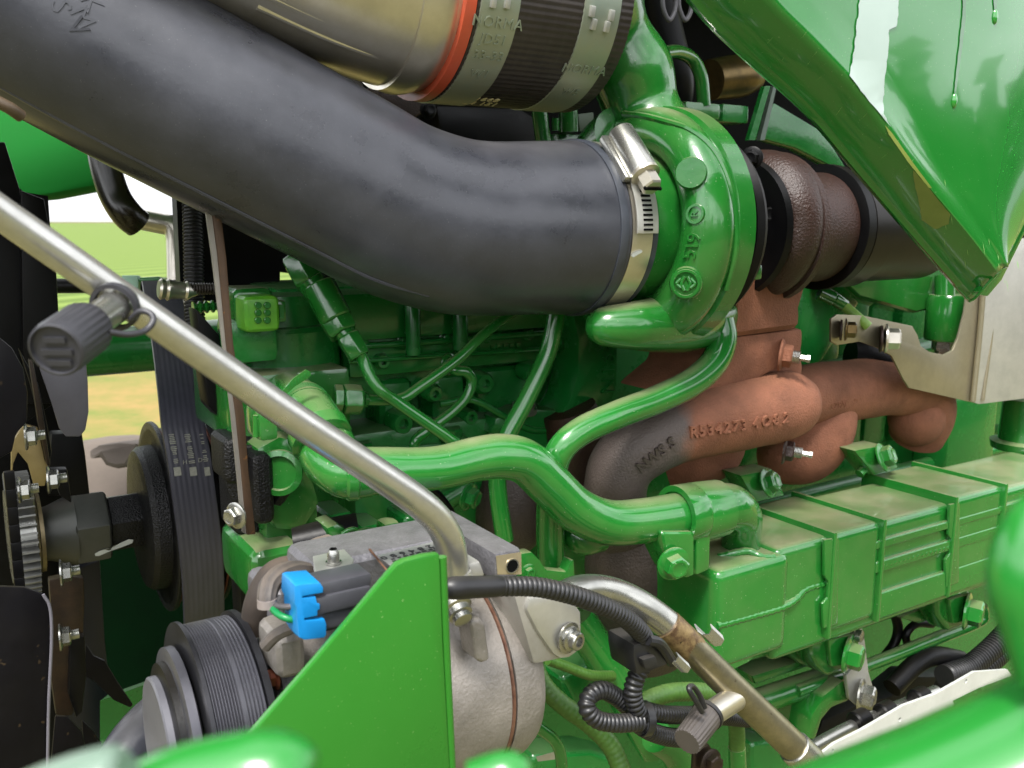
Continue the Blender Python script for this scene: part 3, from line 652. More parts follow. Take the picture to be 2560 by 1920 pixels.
g = G(); g.tube([(1790, 1060, .73, 70), (1778, 1112, .73, 84), (1735, 1130, .73, 84), (1660, 1150, .75, 70)], seg=32, sub=6); g.build('front_port', RUST, T)
g = G(); g.tube([(1420, 1020, .78, 70), (1440, 1100, .78, 80), (1430, 1180, .79, 85)], seg=28); g.build('hidden_runner', RUSTDK, T)
g = G(); g.tube([(2125, 890, .75, 40), (2190, 900, .735, 60), (2245, 940, .73, 62), (2265, 980, .74, 40)], seg=28, sub=6); g.build('heat_shield_sleeve', BLACK, T)
# lower casting under the big green pipe
g = G(); g.tube([(1560, 1330, .70, 95), (1580, 1420, .70, 120), (1610, 1520, .71, 135), (1600, 1620, .72, 110)], seg=36, sub=5); g.build('lower_runner', RUSTGREY, T, disp=lump(.0015, 30))
g = G(); g.plate([(1690, 1340), (1790, 1400), (1782, 1480), (1795, 1690), (1700, 1560), (1640, 1440)], .655, .08); g.build('port_flange', RUSTGREY, T, bev=.008)
g = G(); g.tube([(1290, 1150, .79, 70), (1280, 1290, .79, 95), (1290, 1340, .80, 60)], seg=24); g.build('outlet_shadow_pipe', RUSTGREY, T)
# flange ear, stud and nut, small eyelet bracket
g = G(); g.plate([(1865, 985), (1905, 880), (1940, 850), (1990, 850), (2010, 915), (2000, 985)], .655, .03); g.build('flange_ear', RUST, T, bev=.006)
def studnut(x, y, c, r, L_, ax, mn, ms):
    o = Q(x, y, c); rr = r * mpp(o); ax = ax.normalized()
    a = G().hexbolt(o, ax, rr, h=.85).build('nut', mn, T)
    q = o + ax * rr * .9
    g = G(); g.wtube([(q, rr * .52), (q + ax * L_ * .55, rr * .52)], seg=14, sub=1, step=.0007, mod=lambda s, i: 1 + .06 * (i % 2)); g.build('stud', ms, a)
    g = G(); g.lathe(q + ax * L_ * .55, ax, [(0, rr * .3), (L_ * .35, rr * .3), (L_ * .36, rr * .36), (L_ * .55, rr * .36)], 6); g.build('stud_tip', ms, a)
studnut(1950, 887, .640, 29, .017, N + E * .75 - Z * .12, RUST, STEEL)
studnut(1958, 1125, .640, 25, .018, N + E * .8 - Z * .12, RUSTDK, STEEL)
g = G(); g.plate([(1853, 1000), (1858, 885), (1866, 876), (1895, 874), (1904, 880)], .645, .003, holes=((1872, 892, 8),)); g.build('eyelet_bracket', RUSTRED, T)
bpy.context.view_layer.update()
MF = [o for o in T.children if o.name.startswith('front_runner')]
def on_surf(s_, x, y, x2, y2, size, ext, m, nm, obs, par):
    """one line of raised characters following a surface between two photo points"""
    n = len(s_)
    for i, ch in enumerate(s_):
        if ch == ' ': continue
        t = (i + .5) / n; p_, n_ = hit(x + (x2 - x) * t, y + (y2 - y) * t, obs); q_, _ = hit(x + (x2 - x) * (t + .03), y + (y2 - y) * (t + .03), obs)
        u = (q_ - p_); u = (u - n_ * u.dot(n_)).normalized()
        G().text(ch, size, ext, label_on(p_, u, n_), .0004).build(nm, m, par)
on_surf('R534273', 1722, 1083, 1868, 1062, .0150, .0022, RUST, 'cast_character', MF, T)
on_surf('4O82', 1876, 1060, 1976, 1043, .0150, .0020, RUST, 'cast_character', MF, T)
on_surf('NWSS', 1596, 1172, 1690, 1098, .0150, .0022, RUSTGREY, 'cast_character', MF, T)
MR = [o for o in T.children if o.name.startswith('rear_runner')]
p_, n_ = hit(2105, 1012, MR); u = (E - n_ * E.dot(n_)).normalized()
G().text('RS29M   D', .0125, .0008, label_on(p_ , u, n_, .032)).build('cast_line', RUST, T)

# ================================================================ green pipes
T = thing('coolant_pipe', 'thick bright green pipe bending across the middle from hose elbow to clamp block', 'pipe', (1250, 1200, .60))
g = G(); g.tube([(880, 1181, .607, 64), (960, 1177, .60, 60), (1040, 1174, .598, 56), (1110, 1167, .597, 55), (1190, 1148, .596, 56), (1255, 1141, .596, 57), (1315, 1156, .596, 57), (1375, 1212, .596, 57), (1440, 1274, .596, 57), (1520, 1306, .596, 57), (1620, 1301, .596, 57), (1730, 1282, .596, 57), (1770, 1275, .596, 57)], seg=36, sub=8); g.build('pipe', GREEN, T)
T = thing('hose_elbow', 'green painted rubber hose elbow with worm clamp above the start of the thick pipe', 'hose', (760, 1180, .64))
g = G(); g.tube([(722, 985, .76, 56), (750, 1010, .715, 62), (778, 1045, .68, 68), (805, 1095, .655, 73), (832, 1148, .632, 74), (872, 1180, .61, 68), (930, 1180, .603, 62)], seg=36, sub=7); g.build('hose', GREEN, T)
o = Q(800, 1090, .643); d_ = (Q(825, 1140, .627) - Q(775, 1040, .66)).normalized(); r_ = 78 * mpp(o)
G().lathe(o, d_, [(-.006, r_ * .9), (-.005, r_), (.005, r_), (.006, r_ * .9)], 40).build('swelling', GREEN, T)
o = Q(880, 1181, .607); G().lathe(o, (Q(960, 1177, .60) - o), [(-.005, 66 * mpp(o)), (-.003, 72 * mpp(o)), (.003, 72 * mpp(o)), (.005, 64 * mpp(o))], 40).build('end_bead', GREEN, T)
CL = thing('hose_clamp', 'green painted worm clamp with slotted tail on the hose elbow', 'hose clamp', (740, 1010, .66))
o = Q(764, 1027, .697); d_ = (Q(778, 1045, .68) - Q(750, 1010, .715)).normalized(); r_ = 67 * mpp(o)
G().lathe(o, d_, [(-.009, r_), (-.009, r_ * 1.03), (.009, r_ * 1.03), (.009, r_)], 48, cap=False).build('band', GREENCAST, CL)
for i in range(22):
    a = -1.2 + i * .11; a1, b1 = frame(d_); n_ = (VU * math.cos(a) + VR * math.sin(a)); n_ = (n_ - d_ * n_.dot(d_) - VF * .5).normalized(); n_ = (n_ - d_ * n_.dot(d_)).normalized()
    G().box(o + n_ * r_ * 1.031, d_ * .005, n_.cross(d_) * .0008, n_ * .0003).build('slot', GREENDEEP, CL)
tl = G().plate([(700, 985), (735, 945), (765, 924), (775, 928), (778, 938), (770, 946), (735, 968), (712, 990)], .66, .0015).build('band_tail', GREENCAST, CL)
for i in range(7):
    x = 722 + i * 8; y = 966 - i * 5.2
    G().plate([(x - 1, y - 5), (x + 2, y - 6), (x + 1, y + 5), (x - 2, y + 6)], .6595, .0005).build('slot', GREENDEEP, tl)
g = G(); g.ebox(646, 1030, 698, 1100, .64, .035); g.build('screw_housing', GREENCAST, CL, bev=.004)
g = G(); g.tube([(640, 1038, .645), (640, 1092, .645)], 8, seg=14, sub=1); g.build('screw', GREENCAST, CL)
# pipe down from the turbo
T = thing('turbo_drain_pipe', 'green pipe curving from the turbocharger underside down to a foot bracket', 'pipe', (1380, 1440, .66))
g = G(); g.tube([(1800, 800, .635, 36), (1806, 850, .63, 36), (1785, 905, .625, 36), (1730, 956, .62, 36), (1640, 1000, .615, 36), (1540, 1038, .61, 36), (1450, 1080, .61, 36), (1398, 1130, .612, 36), (1380, 1200, .62, 36), (1376, 1300, .63, 36), (1377, 1440, .635, 36)], seg=30, sub=8); g.build('pipe', GREEN, T)
g = G(); g.plate([(1300, 1385), (1330, 1380), (1350, 1400), (1366, 1425), (1415, 1430), (1428, 1400), (1436, 1400), (1440, 1480), (1300, 1480)], .60, .012); g.build('foot', GREENCAST, T, bev=.002)
o = Q(1320, 1430, .60); G().hexbolt(o, N, 15 * mpp(o)).build('bolt', GREENCAST, T)
def pipe(name, label, pts, r, m=None, cat='pipe', seg=18, sub=7, group=None):
    return G().tube(pts, r, seg=seg, sub=sub).build(name, m or GREEN, None, label, cat, group)
pipe('oil_feed_pipe', 'medium green pipe dropping from under the black hose to below the thick pipe', [(1394, 760, .70), (1388, 800, .70), (1370, 880, .70), (1320, 990, .70), (1268, 1090, .70), (1245, 1160, .70), (1246, 1240, .70), (1262, 1350, .70)], 23)
T = thing('fuel_line', 'slim green fuel line running diagonally from a chain of stacked hex fittings', 'fuel line', (1000, 1050, .72))
G().tube([(893, 870, .72), (908, 900, .72), (925, 940, .715), (950, 975, .71), (985, 1000, .71), (1060, 1052, .705), (1135, 1105, .70), (1190, 1150, .70)], 15.5, seg=20, sub=7).build('pipe', GREEN, T)
def fit(pts, par, m=GREENCAST, hexa=False, nm='fitting'):
    (x, y, c, r), (x2, y2, c2, r2) = pts; a, b = Q(x, y, c), Q(x2, y2, c2); h = (b - a).length; r *= mpp(a); r2 *= mpp(b)
    if hexa: G().lathe(a, b - a, [(0, r * .9), (h * .1, r), (h * .9, r2), (h, r2 * .88)], 6, rot=.25).build(nm, m, par, bev=.001)
    else: G().lathe(a, b - a, [(0, r * .93), (h * .04, r), (h * .96, r2), (h, r2 * .93)], 32).build(nm, m, par)
fit(((742, 640, .775, 44), (778, 712, .76, 42)), T, hexa=True, nm='hex_nut')
fit(((775, 700, .76, 36), (800, 735, .755, 36)), T)
fit(((796, 712, .755, 42), (842, 800, .74, 42)), T, nm='valve_sleeve')
fit(((832, 788, .745, 43), (860, 835, .735, 42)), T, hexa=True, nm='hex_nut')
fit(((855, 825, .735, 24), (875, 850, .73, 24)), T)
fit(((868, 838, .73, 32), (900, 893, .72, 30)), T, hexa=True, nm='hex_nut')
T = thing('fuel_line', 'thinner green fuel line leaving a sideways hex fitting and rising to the right', 'fuel line', (900, 1030, .73))
G().tube([(900, 999, .73), (962, 1001, .728), (1009, 994, .728), (1052, 966, .728), (1142, 900, .73), (1215, 831, .735), (1275, 785, .74), (1330, 750, .75)], 13.5, seg=18, sub=7).build('pipe', GREEN, T)
fit(((834, 996, .735, 36), (858, 997, .733, 36)), T, hexa=True, nm='hex_nut'); fit(((857, 998, .733, 39), (906, 999, .73, 38)), T, hexa=True, nm='hex_nut'); fit(((905, 999, .73, 24), (918, 999, .73, 18)), T)
pipe('return_line', 'small looped green line hooking round above the thick pipe', [(1120, 915, .765), (1138, 926, .755), (1165, 930, .75), (1180, 952, .75), (1166, 992, .75), (1130, 1030, .75), (1088, 1062, .75), (1050, 1090, .75), (1036, 1110, .75), (1034, 1150, .75)], 13.5, cat='fuel line')
o = Q(1120, 912, .77); G().hexbolt(o, (N + E * .3), 20 * mpp(o)).build('banjo_bolt', GREENCAST, None, 'green banjo bolt where the small looped line enters the block', 'bolt')
# six pin connector
T = thing('sensor_connector', 'paint covered six pin plug connector at the upper left of the block', 'connector', (650, 830, .77))
g = G(); g.ebox(585, 722, 690, 815, .765, .05); g.build('shell', GREENCAST, T, bev=.008, bseg=3)
g = G(); g.ebox(610, 742, 703, 828, .74, .03); g.build('plug_body', mat('yellow green plug', '#3c8420', '#5c9a26', .35, scale=40), T, bev=.006, bseg=3)
for j in range(3):
    for i in range(2):
        o = Q(645 + i * 23, 763 + j * 19, .7385)
        b = G().lathe(o, N, [(-.002, 8.5 * mpp(o)), (.001, 8.5 * mpp(o)), (.0014, 7 * mpp(o))], 18).build('pin', GREENCAST, T)
        G().box(o + N * .0015, (E * .6 + Z * (.8 if j != 1 else -.5)).normalized() * .0022, N * .0002, Z * .0003).build('slot', GREENDEEP, b)
g = G(); g.ebox(692, 752, 718, 806, .755, .02); g.build('latch', GREENCAST, T, bev=.003)
g = G(); g.ebox(698, 762, 710, 796, .752, .004); g.build('latch_slot', GREENDEEP, T)

# ================================================================ EGR cooler with its clamps
T = thing('exhaust_cooler', 'long boxy green cooler with wide straps and dusty top at lower right', 'cooler', (2100, 1640, .60))
cF = .575
g = G(); g.ebox(1945, 1376, 2700, 1385, cF, .105); g.build('core', GREEN, T, bev=.010, bseg=4)
g = G(); g.ebox(1796, 1432, 1968, 1625, cF - .004, .105); g.build('end_tank', GREEN, T, bev=.012, bseg=4)
g = G(); g.plate([(1796, 1560), (1960, 1520), (1960, 1617), (1900, 1632), (1875, 1660), (1830, 1682), (1796, 1692)], cF - .002, .09); g.build('tank_skirt', GREEN, T, bev=.006, bseg=3)
for y0, y1 in ((1350, 1371), (1402, 1430), (1482, 1545)):
    a = Q(2188, y0 + 3, cF - .003); b = Q(2188, y1 + 3, cF - .003); h = (a - b).length
    G().box(a + E * .25 - Z * h / 2 - N * .002, E * .25, Z * h / 2, N * .004).build('flat_rib', GREEN, T, bev=.0025, bseg=3)
def bead(pts, r, par=None):
    g = G(); g.tube(pts, r, seg=12, sub=8, step=.0016, mod=lambda s, i: 1 + .07 * math.sin(i * 1.3) + .08 * noise.noise(Vector((i * .7, 1, 2)))); g.build('weld_bead', GREEN, par)
bead([(2192, 1414, cF - .001), (2280, 1390, cF - .001), (2380, 1362, cF - .001)], 10, T); bead([(2490, 1331, cF - .001), (2560, 1311, cF - .001)], 10, T)
bead([(1790, 1564, cF - .001), (1860, 1545, cF - .001), (1950, 1519, cF - .001), (1985, 1500, cF + .001), (2012, 1472, cF + .003), (2068, 1455, cF + .003)], 11, T)
bead([(1795, 1392, cF + .03), (1830, 1384, cF + .022), (1870, 1378, cF + .016), (1905, 1392, cF + .006), (1935, 1392, cF + .003)], 10, T)
def strap(x0, x1, yt, yb):
    g = G(); a = Q(x0, yt, cF - .004); b = Q(x1, yb, cF - .004); L_ = (b - a).dot(E); h = a.z - b.z
    st = g.box(a + E * L_ / 2 - Z * h / 2 - N * .058, E * L_ / 2, Z * h / 2, N * .058).build('strap', GREEN, T, bev=.009, bseg=4)
    for q in (0, 1):
        c_ = a + E * (L_ * q) - Z * (h / 2) - N * .058
        G().box(c_, E * .0026, Z * (h / 2 + .0035), N * (.058 + .0035)).build('strap_lip', GREEN, st, bev=.002)
strap(2083, 2190, 1338, 1545); strap(2387, 2490, 1248, 1440)
# clips hanging over the straps' front
for pts in ([(2062, 1350), (2098, 1345), (2096, 1560), (2060, 1572), (2058, 1510), (2070, 1496), (2072, 1455), (2062, 1440)], [(2376, 1262), (2400, 1256), (2398, 1455), (2366, 1470), (2364, 1400), (2376, 1385), (2380, 1350), (2372, 1338)]):
    G().plate(pts, cF - .0062, .004).build('strap_edge_plate', GREEN, T, bev=.0015)
# upper clamp blocks with bolts
for pts, bx, by in (([(1850, 1188), (1933, 1172), (1965, 1240), (1890, 1258)], 1918, 1208), ([(2135, 1126), (2211, 1112), (2250, 1170), (2188, 1190)], 2206, 1144)):
    c_ = .665; pl = G().plate(pts, c_, .03).build('clamp_block', GREENCAST, T, bev=.004)
    o = Q(bx, by, c_ - .004); ax = N + Z * .5 + E * .35
    G().hexbolt(o, ax, 26 * mpp(o)).build('bolt', GREENCAST, pl)
    G().tube([(pts[3][0] - 40, pts[3][1] - 5, c_ + .01), (pts[3][0] - 10, pts[3][1] - 40, c_ + .01), (pts[0][0] + 5, pts[0][1] + 10, c_ + .01)], 12, seg=12).build('hook', GREENCAST, pl)
# lower mounts
for pts, inner, bx, by in (([(2141, 1582), (2026, 1606), (2030, 1640), (2045, 1668), (2070, 1692), (2160, 1668)], [(2072, 1600), (2146, 1585), (2152, 1655), (2080, 1668)], 2122, 1636),
                    ([(2426, 1476), (2340, 1500), (2345, 1540), (2372, 1580), (2444, 1553)], [(2374, 1500), (2430, 1484), (2436, 1548), (2384, 1560)], 2420, 1527)):
    pl = G().plate(pts, .60, .03).build('mount_foot', GREENCAST, T, bev=.006, bseg=3)
    G().plate(inner, .594, .007).build('pad', GREEN, pl, bev=.002)
    o = Q(bx - 6, by, .592); G().hexbolt(o, N + E * .45 - Z * .05, 33 * mpp(o), h=1.0).build('bolt', GREEN, pl)
for q in ((1955, 1620, 2040, 1600, 2050, 1680, 2000, 1660), (2250, 1545, 2330, 1512, 2345, 1545, 2300, 1560)):
    G().plate([(q[i], q[i + 1]) for i in range(0, 8, 2)], .63, .04).build('mount_web', GREENCAST, T, bev=.004)
# end connection: collar, clamp leg, elbow into the tank
T = thing('pipe_clamp_block', 'green clamp block with hex bolt gripping the end of the thick pipe', 'clamp', (1730, 1440, .60))
a = Q(1700, 1287, .596); d_ = (Q(1770, 1275, .596) - Q(1640, 1298, .596)).normalized(); r_ = 76 * mpp(a); s_ = along(a, d_, 1800)
G().lathe(a, d_, [(-.004, r_ * .78), (-.006, r_ * .8), (-.006, r_ * .99), (-.004, r_), (s_ * .28, r_), (s_ * .31, r_ * .975), (s_ * .34, r_), (s_ - .003, r_ * .97), (s_, r_ * .8)], 48).build('collar', GREEN, T)
G().tube([(1775, 1275, .596, 58), (1820, 1268, .597, 60), (1848, 1290, .602, 56), (1852, 1340, .61, 50), (1850, 1400, .615, 50)], seg=30, sub=6).build('elbow', GREEN, T)
G().plate([(1655, 1330), (1664, 1385), (1690, 1440), (1719, 1448), (1738, 1440), (1738, 1330)], .572, .03).build('clamp_leg', GREEN, T, bev=.004, bseg=3)
G().plate([(1741, 1320), (1741, 1440), (1775, 1424), (1778, 1320)], .574, .03).build('clamp_leg', GREEN, T, bev=.003)
o = Q(1682, 1408, .570); G().hexbolt(o, N - E * .25 - Z * .1, 31 * mpp(o), h=.95).build('bolt', GREEN, T)
G().tube([(1420, 1310, .64, 30), (1450, 1345, .63, 42), (1500, 1340, .63, 40)], seg=20).build('support_boss', GREENCAST, T)
# ================================================================ air conditioning compressor
GASK = mat('stained brown gasket', '#4a2c20', '#7a5a48', .5, .2, scale=45, contrast=.12)
T = thing('compressor', 'grey cast aluminium air conditioning compressor behind the green triangular bracket', 'compressor', (1150, 1900, .55))
A = Q(1220, 1640, .55); rC = 243 * mpp(A); xs = lambda x: along(A, E, x)
prof = [(xs(640), rC * .5), (xs(665), rC * .62), (xs(700), rC * .70), (xs(735), rC * .86), (xs(800), rC * .97), (xs(1138), rC), (xs(1150), rC * 1.0)]
G().lathe(A, E, prof, 64).build('front_housing', CASTAL, T)
G().lathe(A, E, [(xs(1150), rC * .99), (xs(1150) + .0008, rC * 1.013), (xs(1150) + .0024, rC * 1.013), (xs(1150) + .003, rC * .99)], 64).build('seam_gasket', GASK, T, label='rust brown gasket line round the housing')
G().lathe(A, E, [(xs(1150) + .004, rC * 1.01), (xs(1215), rC * 1.0), (xs(1235), rC * .95), (xs(1246), rC * .80), (xs(1250), rC * .6)], 64).build('rear_housing', CASTAL, T)
G().lathe(A, E, [(xs(925), rC * .98), (xs(925) + .001, rC * 1.008), (xs(925) + .003, rC * 1.008), (xs(925) + .004, rC * .98)], 64).build('seam_gasket', RUSTRED, T)
# side rib pads on the near face
for pts, c_ in (([(1176, 1555), (1200, 1545), (1214, 1560), (1226, 1650), (1205, 1660), (1190, 1650)], .470), ([(1243, 1560), (1300, 1560), (1310, 1640), (1260, 1640)], .482)):
    if c_ < .475: G().plate(pts, c_, .02).build('casting_pad', CASTAL, T, bev=.004, bseg=3)
for y0, h in ((1760, 26), (1810, 30)):
    G().tube([(1275, y0, .487), (1340, y0 - 18, .50)], 7, seg=10, sub=1).build('casting_rib', CASTAL, T)
# top casting
def top_(x, y):
    z_ = Q(776, 1416, .50).z; r = ray(x, y); return C0 + r * ((z_ - C0.z) / r.z)
g = G(); g.ebox(776, 1416, 1166, 1480, .50, .05); g.build('top_casting', CASTDK, T, bev=.009, bseg=3)
g = G(); g.ebox(1236, 1384, 1305, 1440, .49, .10); blk = g.build('port_block', CASTDK, T, bev=.004, bseg=2)
o = Q(1280, 1415, .4895); r_ = 17 * mpp(o)
G().lathe(o, N, [(-.001, r_ * 1.0), (.0006, r_ * 1.12), (.0006, r_ * .95), (-.004, r_ * .9)], 28, cap=False).build('port_rim', STEEL, blk); G().lathe(o, N, [(-.001, r_), (.0003, r_)], 28).build('port_hole', DARK, blk)
G().plate([(1240, 1390), (1303, 1380), (1304, 1436), (1244, 1436)], .4898, .0002).build('machined_face', mat('machined aluminium', '#b5a888', '#a89c80', .3, .6, scale=40), blk)
G().prism([top_(921, 1374), top_(926, 1373), top_(974, 1432), top_(969, 1433)], Z * .0005).build('rust_seam', GASK, T)
G().ebox(690, 1600, 770, 1690, .495, .04).build('casting_lug', CASTAL, T, bev=.008, bseg=3)
G().ebox(670, 1480, 740, 1560, .53, .05).build('casting_lug', CASTDK, T, bev=.010, bseg=3)
# steel tab and screw
g = G(); tz = Q(776, 1416, .50).z + .0014
def top(x, y, z=None):      # photo ray onto the horizontal plane z
    z = z if z is not None else tz; r = ray(x, y); return C0 + r * ((z - C0.z) / r.z)
g.prism([top(782, 1390), (top(860, 1372)), top(885, 1398), top(878, 1420), top(790, 1442)], -Z * .0018); g.prism([top(790, 1442), top(876, 1420), top(876, 1420) - Z * .012, top(790, 1442) - Z * .012], -N * .0015); g.build('steel_tab', GALV, T, bev=.0006)
o = top(834, 1408, tz + .0004); r_ = 16 * mpp(o)
sc_ = G().lathe(o, Z, [(0, r_ * 1.25), (.0012, r_ * 1.25), (.0014, r_ * .95), (.006, r_ * .95), (.0085, r_ * .6)], 28).build('screw', STEEL, T)
for d_ in (E, N): G().box(o + Z * .0083, d_ * r_ * .55, Z.cross(d_) * .0009, Z * .0008).build('screw_cross', DARK, sc_)
# foil label, read upside down from here
pl = G().prism([top(944, 1388), top(1120, 1345), top(1150, 1372), top(976, 1414)], -Z * .0006).build('rating_label', LABEL, T)
lu = (top(944, 1388) - top(1120, 1345)).normalized(); lc = (top(944, 1388) + top(1120, 1345) + top(1150, 1372) + top(976, 1414)) / 4
def lab(dv): return label_on(lc + Z * .0002 + Z.cross(lu) * dv, lu, Z)
G().text('R E 2 8 4 6 8 0', .0075, .0001, lab(-.0036), .0002).build('label_number', INK, pl)
for dv, k in ((.0016, 11), (.0050, 14), (.0080, 9)):        # lines too small to read in the photograph
    f_ = lab(dv); g = G()
    for i in range(k): x0 = -.024 + i * .048 / k; g.box(f_(x0, 0, .0001), lu * .048 / k * random.uniform(.25, .42), Z.cross(lu) * .0008, Z * .0001)
    g.build('label_line', INK, pl)
# rear aluminium boss behind the pipe flange
G().plate([(1285, 1490), (1330, 1470), (1440, 1560), (1455, 1620), (1400, 1650), (1335, 1664)], .478, .05).build('rear_boss', mat('pale aluminium', '#98958f', '#a5a29c', .45, .4, scale=50, bump=.1, bscale=600), T, bev=.004)
g = G(); g.plate([(1215, 1860), (1300, 1855), (1306, 1960), (1230, 1960)], .49, .06); g.build('lower_lug', CASTAL, T, bev=.005)
for x, y in ((1180, 1880), (690, 1690)):
    o = Q(x, y, .50 if x > 900 else .52)
    G().hexbolt(o, (E * -1 if x < 900 else N), 24 * mpp(o)).build('through_bolt', RUSTRED if x < 900 else STEEL, T, label='rusted through bolt by the clutch' if x < 900 else None)
G().lathe(A + E * xs(648), E, [(-.03, rC * .45), (.0, rC * .5), (.006, rC * .72), (.03, rC * .72)], 48).build('nose', CASTDK, T)
# clutch pulley
T = thing('clutch_pulley', 'grey grooved compressor clutch pulley with front hub disc at bottom left', 'pulley', (540, 1900, .55))
rP = .0705; x_a, x_b = xs(478), xs(612)
L_ = x_b - x_a
pr = [(x_a, rP * .9)]
n = 9
for i in range(n):
    s = x_a + L_ * .06 + (L_ * .46) * i / n; h = L_ * .46 / n
    pr += [(s, rP * .985), (s + h * .35, rP), (s + h * .65, rP), (s + h, rP * .985)]
pr += [(x_a + L_ * .55, rP * 1.0), (x_a + L_ * .62, rP * 1.0)]
for i in range(5):
    s = x_a + L_ * .63 + (L_ * .33) * i / 5; h = L_ * .33 / 5
    pr += [(s, rP * .987), (s + h * .4, rP), (s + h * .7, rP), (s + h, rP * .987)]
pr += [(x_b, rP * .9)]
PUL = mat('worn grey pulley', '#46464d', '#55555b', .38, .6, scale=30)
G().lathe(A, E, pr, 96).build('rim', PUL, T, sharp=20)
for s, w_ in ((x_a - .001, .0025), (x_b - .001, .004)):
    G().lathe(A, E, [(s, rP * .9), (s, rP * 1.035), (s + w_, rP * 1.035), (s + w_ + .001, rP * .9)], 96).build('flange', mat('dark pulley edge', '#242428', '#36363a', .35, .6), T)
G().lathe(A, E, [(x_a - .016, rP * .6), (x_a - .014, rP * .72), (x_a - .002, rP * .74), (x_a, rP * .3)], 72).build('armature_plate', BLACK, T)
G().lathe(A, E, [(x_a - .010, rP * .79), (x_a - .009, rP * .84), (x_a - .004, rP * .84), (x_a - .003, rP * .79)], 72).build('armature_ring', PUL, T)
G().lathe(A, E, [(xs(392), rP * .2), (xs(392), rP * .60), (xs(392) + .001, rP * .62), (xs(436), rP * .62), (xs(440), rP * .3)], 72).build('hub_disc', mat('grey hub disc', '#57575d', '#606066', .45, .3, scale=50), T)
# ---- wires and the blue plug
T = thing('blue_plug', 'bright blue plastic plug clip with grey and green wires', 'connector', (775, 1590, .47))
cB = .452
g = G(); g.plate([(738, 1466), (748, 1462), (800, 1457), (808, 1468), (808, 1482), (757, 1491), (757, 1496), (790, 1492), (793, 1508), (800, 1510), (800, 1524), (794, 1526), (794, 1540), (762, 1546), (762, 1552), (812, 1548), (816, 1560), (816, 1588), (810, 1595), (762, 1600), (748, 1594), (744, 1556), (742, 1520), (736, 1508)], cB, .022)
g.build('clip', BLUE, T, bev=.0016)
G().ebox(736, 1475, 768, 1590, cB + .006, .018).build('clip_base', BLUE, T, bev=.003)
PLG = mat('charcoal plug body', '#3a3a3f', '#424247', .4, scale=50)
for y0, y1, c_ in ((1467, 1500, cB + .003), (1500, 1540, cB + .001), (1540, 1580, cB + .004), (1466, 1585, cB + .008)):
    G().ebox(770, y0, 930, y1 - 32, c_, .02).build('plug_shell', PLG, T, bev=.002)
G().tube([(683, 1512, .475), (700, 1516, .47), (720, 1517, .465), (745, 1514, .462)], 8, seg=14).build('grey_wire', mat('grey wire', '#4c4a4c', None, .45), T)
G().tube([(678, 1518, .475), (695, 1535, .468), (718, 1546, .463), (748, 1551, .462)], 9, seg=14).build('green_wire', WIREG, T)
SLV = mat('dusty ribbed sleeve', '#4a4644', '#6a6058', .6, scale=70, dust=.5, dcol='#8a7a68')
G().tube([(668, 1512, .478, 23), (668, 1490, .48, 24), (676, 1462, .485, 26), (700, 1440, .49, 27), (735, 1430, .50, 28), (775, 1436, .51, 26)], seg=40, sub=8, mod_r=lambda w_, s: 1 + .05 * math.cos(w_ * 10)).build('wire_sleeve', SLV, T)
o = Q(668, 1514, .478); G().lathe(o, -Z, [(-.004, 24 * mpp(o)), (.0005, 25 * mpp(o)), (.0005, 18 * mpp(o)), (-.004, 17 * mpp(o))], 28).build('sleeve_end', mat('pale sleeve end', '#8a807c', None, .6), T)
G().tube([(752, 1560, .475), (720, 1572, .48), (690, 1588, .485), (662, 1616, .49)], 16, seg=24, sub=6, mod_r=lambda w_, s: 1 + .05 * math.cos(w_ * 9)).build('braided_sleeve', SLV, T)
G().tube([(820, 1362, .57), (785, 1375, .56), (768, 1410, .555), (760, 1450, .55)], 26, seg=20).build('dusty_cable', SLV, None, 'dusty grey cable bending over the left end of the compressor', 'cable')
G().tube([(735, 1425, .545, 40), (690, 1445, .545, 44), (655, 1500, .545, 42), (640, 1570, .55, 40)], seg=24).build('dusty_boot', mat('dusty brown boot', '#2a231e', '#3a3028', .7, scale=40, dust=.25, dcol='#8c7a66'), None, 'dusty brown rubber boot behind the ribbed wire sleeve', 'boot')
# small green sensor plug above the compressor
T = thing('sensor_plug', 'small green painted plug with wire above the compressor casting', 'connector', (870, 1370, .66))
G().plate([(815, 1320), (845, 1308), (905, 1345), (890, 1372), (860, 1375), (828, 1350)], .64, .03).build('plug', GREENCAST, T, bev=.004)
G().lathe(Q(800, 1350, .66), (E * .9 + N * .3 + Z * .1), [(-.02, .013), (.01, .016), (.03, .016)], 28).build('sensor_body', BLACK, T)
G().tube([(868, 1340, .635), (895, 1330, .635), (925, 1325, .64), (955, 1332, .645), (975, 1345, .65)], 7, seg=12).build('wire', GREEN, T)
G().tube([(855, 1335, .636), (880, 1322, .634), (905, 1330, .64)], 6, seg=12).build('wire', GREEN, T)
G().ebox(960, 1310, 1005, 1350, .66, .02).build('boot', GREENCAST, T, bev=.006)

